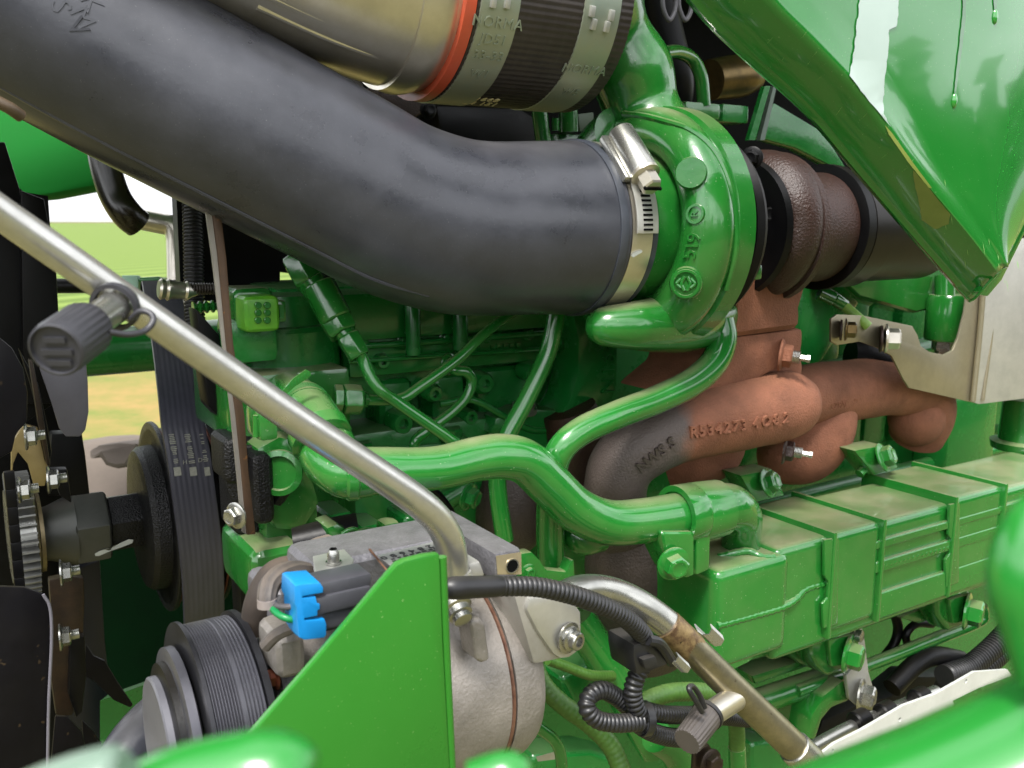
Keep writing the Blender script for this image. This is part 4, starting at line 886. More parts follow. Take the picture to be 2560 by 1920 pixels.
# ================================================================ silver tube across the left with service port
T = thing('refrigerant_tube', 'silver aluminium tube running diagonally from the left edge down to the compressor', 'tube', (1140, 1440, .50))
SP = [(-120, 446, .425, 43), (0, 531, .43, 42), (150, 636, .435, 42), (300, 741, .44, 41), (450, 847, .445, 41), (600, 952, .45, 40), (760, 1063, .455, 40), (926, 1172, .462, 39), (1030, 1243, .466, 39), (1090, 1296, .47, 39), (1122, 1350, .474, 39), (1132, 1410, .478, 39), (1134, 1450, .48, 39)]
G().tube(SP, seg=40, sub=8).build('tube', ALUTUBE, T)
o = Q(1136, 1440, .48)
G().lathe(o, Z, [(-.012, 50 * mpp(o)), (-.010, 54 * mpp(o)), (-.002, 54 * mpp(o)), (.0, 44 * mpp(o)), (.004, 42 * mpp(o))], 40).build('collar', GALV, T)
G().plate([(1170, 1412), (1200, 1402), (1214, 1440), (1182, 1450)], .475, .02).build('flange_ear', GALV, T, bev=.002)
o = Q(1150, 1535, .468); G().lathe(o, (N - Z * .6), [(-.012, 40 * mpp(o)), (-.004, 40 * mpp(o)), (-.003, 32 * mpp(o)), (.001, 32 * mpp(o)), (.0015, 24 * mpp(o)), (.005, 24 * mpp(o)), (.006, 12 * mpp(o))], 40).build('flange_screw', STEEL, T)
a, b = Q(308, 752, .432), Q(212, 822, .405)
G().wtube([(a, 42 * mpp(a)), (b, 40 * mpp(b))], seg=36, sub=1).build('service_port', STEEL, T)
CP = thing('dust_cap', 'ribbed grey dust cap with strap on the diagonal silver tube', 'cap', b)
ax = (b - a).normalized(); rc = 68 * mpp(b); s_e = (Q(128, 902, .385) - b).length
def rb_(w_, h): return 1 + .025 * (1 if math.sin(w_ * 26) > 0 else -1) * (1 if .002 < h < s_e - .004 else 0)
G().lathe(b - ax * .004, ax, [(0, rc * .78), (.001, rc * .93), (.004, rc), (s_e - .004, rc * 1.02), (s_e, rc * .98), (s_e + .0005, rc * .9), (s_e - .001, rc * .86), (s_e - .001, .0005)], 208, mod=rb_).build('cap', GREYPL, CP, sharp=50)
e_ = b + ax * (s_e - .0045); f1, f2 = frame(ax)
for dv, ln_ in ((.35, .5), (-.1, .7), (-.5, .55)): G().box(e_ + f2 * rc * dv, f1 * rc * ln_ * .8, f2 * .0011, ax * .0006).build('cap_rib', GREYPL, CP)
o = a + ax * .006; r_ = 50 * mpp(o); a1, b1 = frame(ax)
g = G(); g.lathe(o, ax, [(0, r_), (0, r_ * 1.22), (.0035, r_ * 1.22), (.0035, r_)], 48, cap=False); g.build('retaining_ring', GREYPL, CP)
G().tube([(325, 800, .42), (352, 778, .415), (378, 786, .412), (382, 806, .41), (360, 828, .408), (318, 836, .402), (270, 830, .398)], 8, seg=12, sub=8).build('strap', GREYPL, CP)

# ================================================================ black corrugated harness
def conduit(name, label, pts, r, pitch=.0036, **k):
    g = G(); g.tube(pts, r, seg=22, sub=10, step=pitch / 6, mod=lambda s, i: (1.06, 1.06, 1.04, .93, .90, .95)[i % 6])
    return g.build(name, PLASTIC, None, label, 'conduit', 'corrugated conduits of the wiring harness', sharp=60, **k)
T = thing('harness_boot', 'smooth black rubber boot at the start of the corrugated harness by the bracket', 'boot', (1180, 1490, .46))
G().tube([(1112, 1468, .455, 24), (1135, 1470, .452, 29), (1180, 1468, .452, 28), (1235, 1466, .452, 27), (1255, 1465, .452, 24)], seg=28, sub=5).build('boot', RUBBERDK, T)
conduit('corrugated_conduit', 'corrugated black conduit arching from the smooth boot to a plastic junction', [(1240, 1466, .452), (1345, 1468, .452), (1453, 1494, .452), (1544, 1533, .455), (1594, 1572, .46), (1616, 1609, .465), (1622, 1640, .468)], 24)
T = thing('harness_junction', 'black plastic harness junction clip beside the stained suction pipe', 'clip', (1630, 1690, .47))
G().plate([(1585, 1612), (1640, 1600), (1676, 1640), (1676, 1660), (1622, 1682), (1592, 1690), (1584, 1640)], .458, .03).build('body', PLASTIC, T, bev=.004)
G().plate([(1607, 1650), (1640, 1640), (1648, 1668), (1614, 1674)], .452, .006).build('latch', PLASTIC, T, bev=.0015)
G().tube([(1620, 1600, .455), (1650, 1610, .455), (1680, 1655, .46)], 14, seg=10).build('arm', PLASTIC, T)
conduit('corrugated_conduit', 'short upright corrugated conduit below the plastic junction', [(1604, 1668, .472), (1588, 1700, .472), (1582, 1735, .472), (1590, 1770, .472), (1604, 1795, .475)], 23)
conduit('corrugated_conduit', 'corrugated conduit doubled back in a tight loop at bottom centre', [(1580, 1775, .482), (1540, 1742, .482), (1505, 1725, .48), (1474, 1740, .478), (1468, 1772, .475), (1495, 1800, .472), (1545, 1808, .47), (1600, 1804, .47)], 22)
conduit('corrugated_conduit', 'corrugated conduit running right from the tie behind the lower dust cap', [(1610, 1775, .48), (1660, 1786, .482), (1730, 1788, .49), (1800, 1790, .50), (1870, 1796, .51)], 21)
conduit('corrugated_conduit', 'lowest corrugated conduit running right towards the lower dust cap', [(1590, 1806, .474), (1620, 1826, .476), (1660, 1840, .48), (1705, 1846, .485), (1740, 1850, .49)], 22)
o = Q(1608, 1796, .474); G().lathe(o, (E + Z * -.15 + N * .1), [(-.003, 40 * mpp(o)), (-.003, 43 * mpp(o)), (.003, 43 * mpp(o)), (.003, 40 * mpp(o))], 32, cap=False).build('cable_tie', PLASTIC, None, 'black cable tie bundling the corrugated conduits', 'cable tie')
# ================================================================ suction pipe
T = thing('suction_pipe', 'stained silver suction pipe arching from the compressor flange to bottom right', 'pipe', (1400, 1640, .50))
G().tube([(1392, 1560, .488, 39), (1392, 1528, .49, 39), (1404, 1498, .492, 39), (1440, 1479, .495, 39), (1490, 1475, .50, 39), (1545, 1487, .50, 39), (1602, 1515, .495, 39), (1655, 1551, .49, 38), (1692, 1584, .485, 38), (1730, 1620, .48, 38)], seg=36, sub=8).build('bend', STEEL, T)
G().tube([(1668, 1562, .487, 39.5), (1700, 1592, .483, 40), (1730, 1621, .48, 39.5)], seg=36).build('brazed_joint', mat('scorched joint', '#5a4634', '#8a7652', .45, .6, scale=120, speck=.8, scol='#22180f', specs=200, contrast=.1), T, label='brown scorched brazed joint')
G().tube([(1715, 1606, .481, 38), (1800, 1690, .472, 38), (1900, 1786, .462, 38), (1990, 1872, .452, 38), (2060, 1940, .445, 38)], seg=36, sub=4).build('straight_run', OLDTUBE, T)
o = Q(1985, 1868, .4525); d_ = (Q(1990, 1872, .452) - Q(1900, 1786, .462)).normalized()
G().lathe(o, d_, [(-.001, 40 * mpp(o)), (0, 43 * mpp(o)), (.02, 43 * mpp(o)), (.021, 40 * mpp(o))], 36).build('ferrule', STEEL, T)
o = Q(1395, 1540, .486); G().lathe(o, Z, [(-.008, 48 * mpp(o)), (-.004, 44 * mpp(o)), (.0, 40 * mpp(o))], 32).build('rust_ring', RUSTRED, T)
fl = G().plate([(1324, 1497), (1317, 1526), (1345, 1580), (1384, 1636), (1402, 1648), (1424, 1645), (1444, 1630), (1455, 1606), (1453, 1530), (1420, 1490)], .474, .010).build('flange', GALV, T, bev=.0025)
o = Q(1420, 1594, .4735); G().lathe(o, N + E * .25, [(0, 40 * mpp(o)), (.0015, 40 * mpp(o)), (.002, 31 * mpp(o)), (.004, 31 * mpp(o)), (.005, 23 * mpp(o)), (.009, 23 * mpp(o)), (.010, 20 * mpp(o)), (.010, 13 * mpp(o)), (.006, 12 * mpp(o))], 36).build('socket_screw', STEEL, fl)
def clipj(pts, w_):
    g = G(); n = len(pts); P_ = [Q(*p) for p in pts]; d = d_.normalized() * w_
    vs = []; fs = []
    for i, p in enumerate(P_):
        t = (P_[min(i + 1, n - 1)] - P_[max(i - 1, 0)]).normalized(); nn = t.cross(d).normalized() * .0009
        vs += [p - d, p + d, p + d + nn, p - d + nn]
    for i in range(n - 1):
        for k in range(4): fs.append((i * 4 + k, i * 4 + (k + 1) % 4, i * 4 + 4 + (k + 1) % 4, i * 4 + 4 + k))
    fs += [(0, 1, 2, 3), tuple((n - 1) * 4 + k for k in (3, 2, 1, 0))]
    g.add(vs, fs); g.build('spring_clip', STEEL, T)
clipj([(1750, 1575, .462), (1758, 1592, .458), (1772, 1602, .455), (1788, 1600, .453), (1796, 1586, .453), (1792, 1574, .455)], .007)
clipj([(1668, 1628, .462), (1676, 1650, .458), (1688, 1666, .455), (1704, 1668, .453), (1712, 1656, .453), (1706, 1644, .455)], .007)
a, b = Q(1838, 1745, .466), Q(1765, 1792, .448); G().wtube([(a, 31 * mpp(a)), (b, 31 * mpp(b))], seg=32, sub=1).build('service_port', STEELB, T)
CP = thing('dust_cap', 'ribbed charcoal dust cap with rusty rim on the lower suction pipe', 'cap', b)
ax = (Q(1712, 1862, .438) - b).normalized(); rc = 37 * mpp(b); s_e = (Q(1712, 1862, .438) - b).length
def rb2(w_, h): return 1 + .03 * (1 if math.sin(w_ * 22) > 0 else -1) * (1 if .003 < h else 0)
G().lathe(b - ax * .003, ax, [(0, rc * .8), (.001, rc), (.003, rc * 1.03), (s_e * .9, rc * .95), (s_e, rc * .9), (s_e, .0005)], 176, mod=rb2).build('cap', mat('dusty charcoal cap', '#3f3a37', '#4a4541', .5, scale=60), CP, sharp=50)
G().lathe(b - ax * .004, ax, [(0, rc * .9), (0, rc * 1.12), (.003, rc * 1.12), (.003, rc * .9)], 40).build('rim', RUBBERDK, CP)
pn = (-ray(1765, 1800)).normalized(); pq = b + ax * .006 + pn * rc * 1.03
G().tube([(1755, 1780, .435), (1738, 1750, .435), (1722, 1722, .437), (1732, 1716, .44), (1750, 1740, .44), (1762, 1770, .438)], 7, seg=10, sub=7).build('strap', RUBBERDK, CP)
# ================================================================ triangular bracket
T = thing('triangular_bracket', 'flat bright green triangular bracket plate in front of the compressor', 'bracket', (900, 1900, .41))
TB = mat('smooth green bracket paint', '#20691c', '#256d1e', .3, scale=7, coat=.2, speck=.3, scol='#8fb070', specs=600, dust=.1)
G().plate([(1100, 1384), (1060, 1390), (1012, 1402), (994, 1412), (976, 1432), (800, 1640), (632, 1834), (560, 1920), (500, 2000), (1130, 2000), (1108, 1600)], .425, .006).build('plate', TB, T, bev=.0018)
G().tube([(1104, 1392, .4285), (1112, 1600, .4285), (1130, 1990, .4285)], 13, seg=16).build('folded_edge', TB, T)
# ================================================================ fan drive, belt and fan at the left
T = thing('fan_drive', 'black fan drive pulley with hex nut shaft at the left side', 'fan drive', (300, 1420, 1.0))
FA = Q(300, 1305, 1.0); fx = lambda x: along(FA, E, x); kf = mpp(FA)
rf = .100
for x, w_ in ((392, .004), (512, .004)):
    fl = G().lathe(FA, E, [(fx(x), rf * .3), (fx(x), rf), (fx(x) + .001, rf * 1.01), (fx(x) + w_, rf * 1.01), (fx(x) + w_, rf * .3)], 80).build('flange', BLACKT, T)
    G().lathe(FA, E, [(fx(x) + (w_ if x < 450 else -.0015), rf * .96), (fx(x) + (w_ if x < 450 else -.0015), rf * .998), (fx(x) + (w_ + .0012 if x < 450 else -.0003), rf * .998), (fx(x) + (w_ + .0012 if x < 450 else -.0003), rf * .96)], 80, cap=False).build('rust_line', RUSTRED, fl)
G().lathe(FA, E, [(fx(392), rf * .93), (fx(512), rf * .93)], 80).build('drum', BLACK, T)
G().lathe(FA, E, [(fx(346), 150 * kf), (fx(350), 172 * kf), (fx(362), 182 * kf), (fx(405), 184 * kf)], 64).build('housing', BLACKT, T)
G().lathe(FA, E, [(fx(268), 66 * kf), (fx(270), 76 * kf), (fx(352), 76 * kf)], 6, rot=.75).build('cast_hex', BLACKT, T, bev=.003)
HEX = mat('dull dark nut steel', '#3b3d3a', '#454642', .42, .3, scale=40, dust=.5, dcol='#7d736a')
G().lathe(FA, E, [(fx(178), 80 * kf), (fx(182), 95 * kf), (fx(262), 95 * kf), (fx(268), 84 * kf)], 6, rot=.75).build('hex_nut', HEX, T, bev=.003)
G().lathe(FA, E, [(fx(88), 62 * kf), (fx(120), 66 * kf), (fx(150), 76 * kf), (fx(185), 88 * kf)], 40).build('shaft_cone', HEX, T)
bpy.context.view_layer.update(); FO = [o for o in T.children if o.name.split('.')[0] in ('hex_nut', 'cast_hex')]
vs = []
pts = [(237, 1384), (252, 1376), (275, 1370), (300, 1358), (322, 1348), (333, 1350), (330, 1358), (305, 1368), (270, 1380), (248, 1390), (238, 1390)]
hp = [hit(x, y, FO)[0] - ray(x, y).normalized() * .0012 for x, y in pts]
G().prism(hp, VF * .0008).build('paint_mark', WHITE, T, label='white torque paint stroke across the nut')
# belt
T = thing('drive_belt', 'wide grey ribbed drive belt with printed barcode running up from the fan pulley', 'belt', (450, 1500, .9))
Wb = (Q(513, 1067, .9) - Q(405, 1067, .9)).dot(E)
rows = [(356, 703, 1.125), (380, 850, 1.02), (396, 980, .94), (405, 1067, .905), (419, 1150, .893), (433, 1248, .888), (447, 1350, .890), (457, 1450, .90), (462, 1560, .925), (462, 1640, .96)]
L4 = spline([tuple(Q(*p)) for p in rows], 6); L4 = [Vector(p) for p in L4]
g = G(); vs = []; fs = []; nc = 33
for p in L4:
    for j in range(nc): vs.append(p + E * Wb * j / (nc - 1) + N * (.00025 * (1 if (j // 2) % 2 else 0) * (1 if j not in (0, nc - 1) else 0)))
for i in range(len(L4) - 1):
    for j in range(nc - 1): fs.append((i * nc + j, i * nc + j + 1, (i + 1) * nc + j + 1, (i + 1) * nc + j))
m0 = len(vs)
for p in L4: vs += [p - N * .006, p + E * Wb - N * .006]
for i in range(len(L4) - 1):
    fs += [(m0 + 2 * i, m0 + 2 * i + 1, m0 + 2 * i + 3, m0 + 2 * i + 2), (i * nc, m0 + 2 * i, m0 + 2 * i + 2, (i + 1) * nc), (i * nc + nc - 1, m0 + 2 * i + 1, m0 + 2 * i + 3, (i + 1) * nc + nc - 1)]
g.add(vs, fs); g.build('belt', BELT, T, sharp=20)
PRN = mat('pale belt print', '#8f8f84', '#6e6e66', .5, scale=300)
def onbelt(u, y0):       # u across 0..1, photo row
    best = min(range(len(L4)), key=lambda i: abs(proj(L4[i] + E * Wb * u)[1] - y0)); i = min(best, len(L4) - 2)
    a_, b_ = L4[i], L4[i + 1]; ya = proj(a_ + E * Wb * u)[1]; yb = proj(b_ + E * Wb * u)[1]; t = (y0 - ya) / (yb - ya)
    return a_.lerp(b_, t) + E * Wb * u + N * .0010, (b_ - a_).normalized()
for u0, u1 in ((.10, .26), (.46, .62), (.80, .93)):
    for k in range(17):
        if random.random() < .18: continue
        p, t = onbelt((u0 + u1) / 2, 1086 + k * 4.4); w_ = (u1 - u0) * Wb / 2 * random.uniform(.5, 1)
        G().box(p, E * w_, t * .00045, N * .0002).build('print_bar', PRN, T)
    p, t = onbelt((u0 + u1) / 2, 1178); G().box(p, E * (u1 - u0) * Wb * .5, t * .0042, N * .0002).build('print_block', PRN, T)
for s_, u, y in (('H', .38, 1155), ('D', .74, 1150)):
    p, t = onbelt(u, y); G().text(s_, .006, .0002, label_on(p, E, N)).build('print_letter', PRN, T)
# vertical strip bracket beside the belt
T = thing('strip_bracket', 'narrow upright metal strip with rusty edge face between belt and engine', 'bracket', (620, 1330, .78))
STR = mat('brown edged strip', '#4a3624', '#37291d', .55, .3, scale=30, speck=.5, scol='#8a5a2a', specs=200)
g = G(); g.plate([(524, 480), (546, 480), (566, 640), (584, 860), (612, 1040), (622, 1180), (640, 1336), (618, 1338), (604, 1180), (590, 1040), (566, 860), (545, 640)], .70, .008); g.build('strip', STR, T, bev=.001)
g = G(); g.plate([(508, 480), (522, 480), (544, 640), (565, 860), (589, 1040), (603, 1180), (616, 1336), (606, 1330), (592, 1180), (578, 1040), (556, 860), (530, 640)], .702, .003); g.build('edge', mat('grey strip edge', '#74706a', '#86827a', .45, .4), T)
o = Q(592, 1288, .69); G().hexbolt(o, -E + N * .5, 24 * mpp(o)).build('bolt', STEEL, T)
for x, y, c_, th, hh in ((560, 1100, .735, .05, 110), (632, 1140, .722, .04, 170)): G().ebox(x, y, x + 60, y + hh, c_, th).build('tensioner_casting' , BLACKT, None, 'black cast tensioner body %s' % ('between belt and upright strip' if x < 600 else 'right of the upright strip, against the green housing'), 'tensioner', bev=.012, bseg=3)
g = G(); g.plate([(574, 1085), (605, 1070), (682, 1110), (694, 1200), (690, 1318), (642, 1336), (590, 1340)], .765, .05); g.build('tensioner_bracket', BLACKT, None, 'black cast bracket plate behind the upright strip', 'bracket', bev=.008, bseg=3)
g = G(); g.plate([(490, 770), (560, 850), (578, 1000), (596, 1100), (614, 1340), (650, 1345), (650, 1560), (604, 1560), (586, 1200), (575, 1085), (548, 1046), (520, 1015), (504, 900)], .80, .03); g.build('belt_guard', BLACK, None, 'flat black guard plate along the right edge of the belt', 'guard', bev=.003)
o = Q(640, 1200, .75); G().lathe(o, -E + N, [(-.02, .03), (.0, .03), (.004, .026), (.004, .018), (.012, .016), (.012, .006)], 32).build('tensioner_hub', BLACKT, None, 'round black tensioner hub right of the upright strip', 'hub')
G().tube([(480, 470, .95), (484, 620, .93), (486, 760, .92), (492, 900, .90)], 24, seg=18, step=.0009, sub=12, mod=lambda s, i: (1.07, 1.05, .92, .93)[i % 4]).build('corrugated_conduit', RUBBERDK, None, 'dark corrugated conduit standing upright behind the upright strip', 'conduit')
T = thing('tensioner_pulley', 'glossy black tensioner pulley behind the belt right edge', 'pulley', (535, 1060, .86))
o = Q(520, 1000, .88); G().lathe(o, E, [(0, .03), (.002, .036), (.03, .036), (.034, .032), (.036, .02)], 40).build('wheel', BLACK, T)
T = thing('spring_union', 'small steel spring union behind the diagonal tube beside the belt', 'fitting', (430, 757, .86))
o = Q(396, 722, .86); r_ = 27 * mpp(o); G().lathe(o, (E - Z * .12), [(0, r_ * .8), (.002, r_ * 1.0), (.006, r_ * .85), (.008, r_ * 1.05), (.011, r_ * .85), (.022, r_ * .8), (.024, r_ * .95), (.028, r_ * .6), (.034, r_ * .3)], 32).build('cup', STEELB, T)
G().tube([(470, 722, .86), (560, 722, .86)], 14, seg=16, sub=20, step=.0012, mod=lambda s, i: (1.1, .85)[i % 2]).build('ribbed_stem', mat('dark brown stem', '#2e2720', None, .5), T)
G().tube([(482, 770, .85), (555, 764, .85)], 13, seg=16, sub=20, step=.0014, mod=lambda s, i: (1.25, 1.2, .8, .75)[i % 4]).build('green_bellows', GREENCAST, None, 'small green ribbed grommet left of the six pin connector', 'grommet')
# ---------------------------------------------------------------- fan and viscous hub
T = thing('radiator_fan', 'black cooling fan with plated bolts and finned hub at the left edge', 'fan', (60, 1500, .95))
FB = mat('speckled dark blade', '#08070a', '#0d0c10', .45, scale=30, spec=.15, dust=.1, speck=.7, scol='#3a3022', specs=130)
BG = mat('grey blade underside', '#5d5b63', '#6a6870', .4, scale=20)
def blade(pts, c, m, nm='blade', th=.004, bow=.0, label=None):
    g = G(); g.plate(pts, c, th); return g.build(nm, m, T, label=label, bev=.0015)
blade([(-60, 845), (0, 845), (30, 870), (58, 920), (69, 980), (68, 1055), (40, 1085), (30, 1130), (-60, 1180)], .80, FB)
blade([(-60, 1468), (0, 1466), (60, 1468), (108, 1485), (126, 1520), (130, 1600), (124, 1760), (120, 1990), (-60, 1990)], .78, FB)
G().tube([(108, 1486, .777), (125, 1520, .777), (129, 1600, .777), (122, 1760, .777), (118, 1980, .777)], 4, seg=8).build('blade_edge', BG, T)
blade([(98, 918), (160, 900), (216, 912), (220, 955), (222, 1030), (214, 1075), (200, 1092), (165, 1092), (148, 1070), (130, 1010)], .93, BG, label='grey blade seen from its smooth side against the grass')
blade([(215, 1610), (235, 1640), (262, 1652), (292, 1702), (333, 1762), (326, 1770), (285, 1752), (232, 1700), (205, 1690)], .96, FB)
blade([(138, 1790), (170, 1792), (205, 1830), (222, 1900), (230, 1990), (120, 1990)], .86, FB); blade([(205, 1800), (232, 1825), (255, 1860), (270, 1990), (215, 1990)], .92, FB)
# hub: ring, finned drum, brackets
HB = Q(30, 1340, 1.0); hx = lambda x: along(HB, E, x)
FINS = mat('grey cast fins', '#6e6e6c', '#868682', .5, .4, scale=40)
drum = G().lathe(HB, E, [(hx(20), 110 * kf), (hx(84), 112 * kf), (hx(92), 100 * kf)], 48).build('hub_drum', STEEL, T)
for i in range(26):
    a = rad(-80 + i * 8); n_ = N * math.cos(a) + Z * math.sin(a); t_ = n_.cross(E)
    G().box(HB + E * hx(54) + n_ * 124 * kf, E * (hx(84) - hx(24)) / 2, t_ * .0009, n_ * .011).build('cooling_fin', FINS, drum)
G().lathe(HB, E, [(hx(94), 60 * kf), (hx(94), 96 * kf), (hx(104), 96 * kf), (hx(106), 60 * kf)], 48).build('hub_ring', mat('tan worn ring', '#9a8a68', '#7d6f54', .4, .5, scale=40), T)
TN = mat('dusty tan steel plate', '#9c8a5c', '#85754f', .45, .5, scale=20)
g = G(); g.plate([(28, 1110), (60, 1060), (95, 1070), (112, 1150), (122, 1170), (112, 1215), (85, 1215), (70, 1160), (45, 1130), (33, 1160), (28, 1220)], .90, .006); g.build('carrier_plate', TN, T, bev=.001)
for pts, c_, m in (([(72, 900), (82, 900), (104, 1010), (124, 1150), (126, 1165), (118, 1165), (96, 1060)], .89, SHOE), ([(46, 870), (96, 960), (118, 1060), (130, 1130), (124, 1160), (100, 1060), (76, 960)], .905, BLACK), ([(118, 1175), (168, 1172), (176, 1230), (180, 1260), (150, 1240), (135, 1195)], .91, BLACK),
                   ([(122, 1450), (172, 1440), (210, 1445), (212, 1500), (206, 1650), (204, 1740), (180, 1790), (140, 1790), (128, 1700), (130, 1560)], .90, SHOE), ([(176, 1600), (212, 1590), (214, 1650), (216, 1690), (206, 1780), (190, 1796), (172, 1740)], .89, BLACK)):
    G().plate(pts, c_, .012).build('carrier_arm', m, T, bev=.002)
for i in range(7):
    o = Q(24 + i * 4.2, 1200 + i * 44, .835); G().box(o, E * .004, Z * .0075, N * .003).build('chain_link', BLACK, T, bev=.001)
for x, y, c_ in ((62, 1092, .86), (118, 1200, .875), (46, 1226, .85), (150, 1433, .875), (148, 1594, .87)):
    o = Q(x, y, c_); r_ = 24 * mpp(o); nt_ = G().hexbolt(o, E + N * .12, r_, h=.9).build('nut', STEEL, T)
    G().wtube([(o + E * r_ * .9, r_ * .5), (o + E * r_ * 1.9, r_ * .5)], seg=14, sub=1, step=.0006, mod=lambda s, i: 1 + .07 * (i % 2)).build('stud', STEEL, nt_)
# shroud
T = thing('fan_shroud', 'flat black fan shroud panels behind the diagonal silver tube at far left', 'shroud', (80, 1100, 1.0))
G().plate([(-80, 355), (60, 480), (120, 490), (135, 700), (150, 850), (120, 930), (150, 1060), (165, 1090), (205, 1086), (216, 1240), (240, 1400), (262, 1600), (300, 1990), (-80, 1990)], 1.10, .02).build('panel', BLACK, T)
G().plate([(-80, 355), (12, 355), (50, 475), (62, 700), (150, 1000), (-80, 1150)], .98, .01).build('panel', BLACK, T, bev=.001)
G().plate([(52, 476), (110, 498), (140, 660), (150, 845), (150, 1010), (60, 1010)], .97, .01).build('panel', BLACK, T, bev=.001)
G().plate([(128, 1085), (205, 1082), (214, 1140), (225, 1240), (120, 1240)], .99, .02).build('panel', BLACK, T, bev=.002)
G().plate([(150, 1440), (250, 1400), (262, 1600), (290, 1860), (300, 1990), (180, 1990)], 1.05, .02).build('panel', mat('blue black shroud', '#0a0b14', '#0d0e18', .45), T, bev=.002)
# ================================================================ right side: shield, rocker arm, hood
T = thing('heat_shield', 'bent galvanised heat shield sheet at the right, below the hood corner', 'heat shield', (2300, 1000, .66))
G().plate([(2078, 797), (2093, 786), (2158, 789), (2281, 815), (2295, 840), (2302, 865), (2324, 880), (2360, 887), (2382, 876), (2396, 843), (2412, 780), (2428, 650), (2470, 620), (2440, 1008), (2422, 1004), (2273, 970), (2259, 948), (2230, 890), (2194, 869), (2150, 854), (2093, 863), (2078, 854)], .665, .003).build('bracket_sheet', SHIELD, T, bev=.0008)
def Qb(x, y): return Q(x, y, .665) + N * max(0, (x - 2455)) * .00022
g = G(); pts = [(2462, 610), (2700, 560), (2700, 960), (2560, 986), (2447, 1010), (2438, 1008)]
g.prism([Q(x, y, .664) + N * (x - 2438) * .00016 + Z * 0 for x, y in pts], -N * .003); g.build('cover_sheet', GALV, T, bev=.0008)
for dx, k in ((0, 7), (30, 5)): G().tube([(2466 + dx * .95, 600, .661), (2452 + dx, 800, .661), (2432 + dx * .8, 1003 - dx * .05, .661)], k, seg=12).build('fold', SHIELD, T)
for x, y, r, m in ((2112, 824, 20, BRASS), (2212, 846, 26, STEELB)):
    o = Q(x, y, .655); G().hexbolt(o, N + E * .9, r * mpp(o), h=1.2).build('nut', m, T)
    o = Q(x - 12, y + 1, .66); G().lathe(o, N + E * .9, [(0, r * 1.3 * mpp(o)), (.002, r * 1.3 * mpp(o))], 24).build('washer', RUSTDK, T)
T = thing('plastic_sleeve_pin', 'pale green pin pointing down right above the heat shield nuts', 'pin', (2110, 790, .70))
fit(((2048, 730, .70, 20), (2085, 748, .69, 19)), T, GREENCAST); fit(((2083, 746, .69, 17), (2112, 765, .685, 16)), T, GREENCAST)
fit(((2108, 762, .685, 13), (2172, 817, .66, 12)), T, mat('pale green plastic', '#6f9a3c', '#84a850', .4), nm='tip')
T = thing('rocker_bracket', 'green cast arm with upright boss under the hood corner', 'bracket', (2360, 880, .72))
G().plate([(2100, 700), (2212, 640), (2330, 600), (2440, 640), (2424, 760), (2330, 775), (2290, 784), (2150, 745)], .735, .05).build('arm', GREENCAST, T, bev=.008, bseg=3)
o = Q(2362, 850, .715); r_ = 50 * mpp(o); h_ = Q(2362, 745, .715).z - o.z
G().lathe(o, Z, [(0, r_ * .95), (.003, r_), (h_, r_), (h_ + .004, r_ * .9)], 40).build('boss', GREENCAST, T)
G().lathe(o - Z * .001, -Z, [(0, r_ * .6), (.012, r_ * .6), (.012, r_ * .45), (.03, r_ * .42)], 6).build('bolt', STEEL, T)
G().tube([(2362, 690, .72), (2362, 745, .715)], 24, seg=18, sub=1).build('pivot', GREENCAST, T)
G().plate([(2010, 700), (2100, 640), (2160, 660), (2150, 760), (2060, 900), (1990, 980)], .79, .05).build('web', GREENDEEP, T, bev=.008)
for x0, y0, x1, y1, c_, nm in ((2040, 690, 2100, 900, .80, 'left'), (2380, 1000, 2470, 1300, .80, 'right')):
    G().ebox(x0, y0, x1, y1, c_, .06).build('block_rib', GREENDEEP, None, 'dark green block rib %s' % ('behind the pale green pin' if nm == 'left' else 'at far right behind the manifold end'), 'casting', bev=.008)
T = thing('filler_neck', 'round dark green housing neck at the right edge under the heat shield', 'housing', (2530, 1100, .70))
o = Q(2560, 1120, .68); G().lathe(o, Z, [(0, .042), (.01, .044), (.013, .034), (.07, .032)], 36).build('neck', GREENCAST, T)
# ---- hood
T = thing('hood_panel', 'large glossy green hood side panel with wet streaks in the upper right corner', 'hood', (2400, 740, .42))
LE = [(1560, -190), (1660, -75), (1760, 47), (1861, 145), (2013, 282), (2143, 434), (2281, 593), (2370, 694), (2424, 753)]
CE = [(1770, -190), (1870, -75), (1950, 20), (2022, 92), (2165, 245), (2265, 388), (2385, 533), (2450, 614), (2496, 676)]
st = []
for (lx, ly), (cx, cy) in zip(LE, CE):
    f = lambda t: (lx + (cx - lx) * t, ly + (cy - ly) * t)
    st.append([Q(lx + 10, ly - 6, .475), Q(lx, ly, .452), Q(*f(.05), .447), Q(*f(.17), .444), Q(*f(.2), .4425), Q(*f(.55), .430), Q(*f(.86), .419), Q(*f(.95), .416), Q(*f(1.05), .4155), Q(*f(1.15), .417)])
k = len(st[0]); sub_ = []
for j in range(k): sub_.append(spline([tuple(r[j]) for r in st], 5))
n = len(sub_[0]); vs = [Vector(sub_[j][i]) for i in range(n) for j in range(k)]
fs = [(i * k + j, i * k + j + 1, (i + 1) * k + j + 1, (i + 1) * k + j) for i in range(n - 1) for j in range(k - 1)]
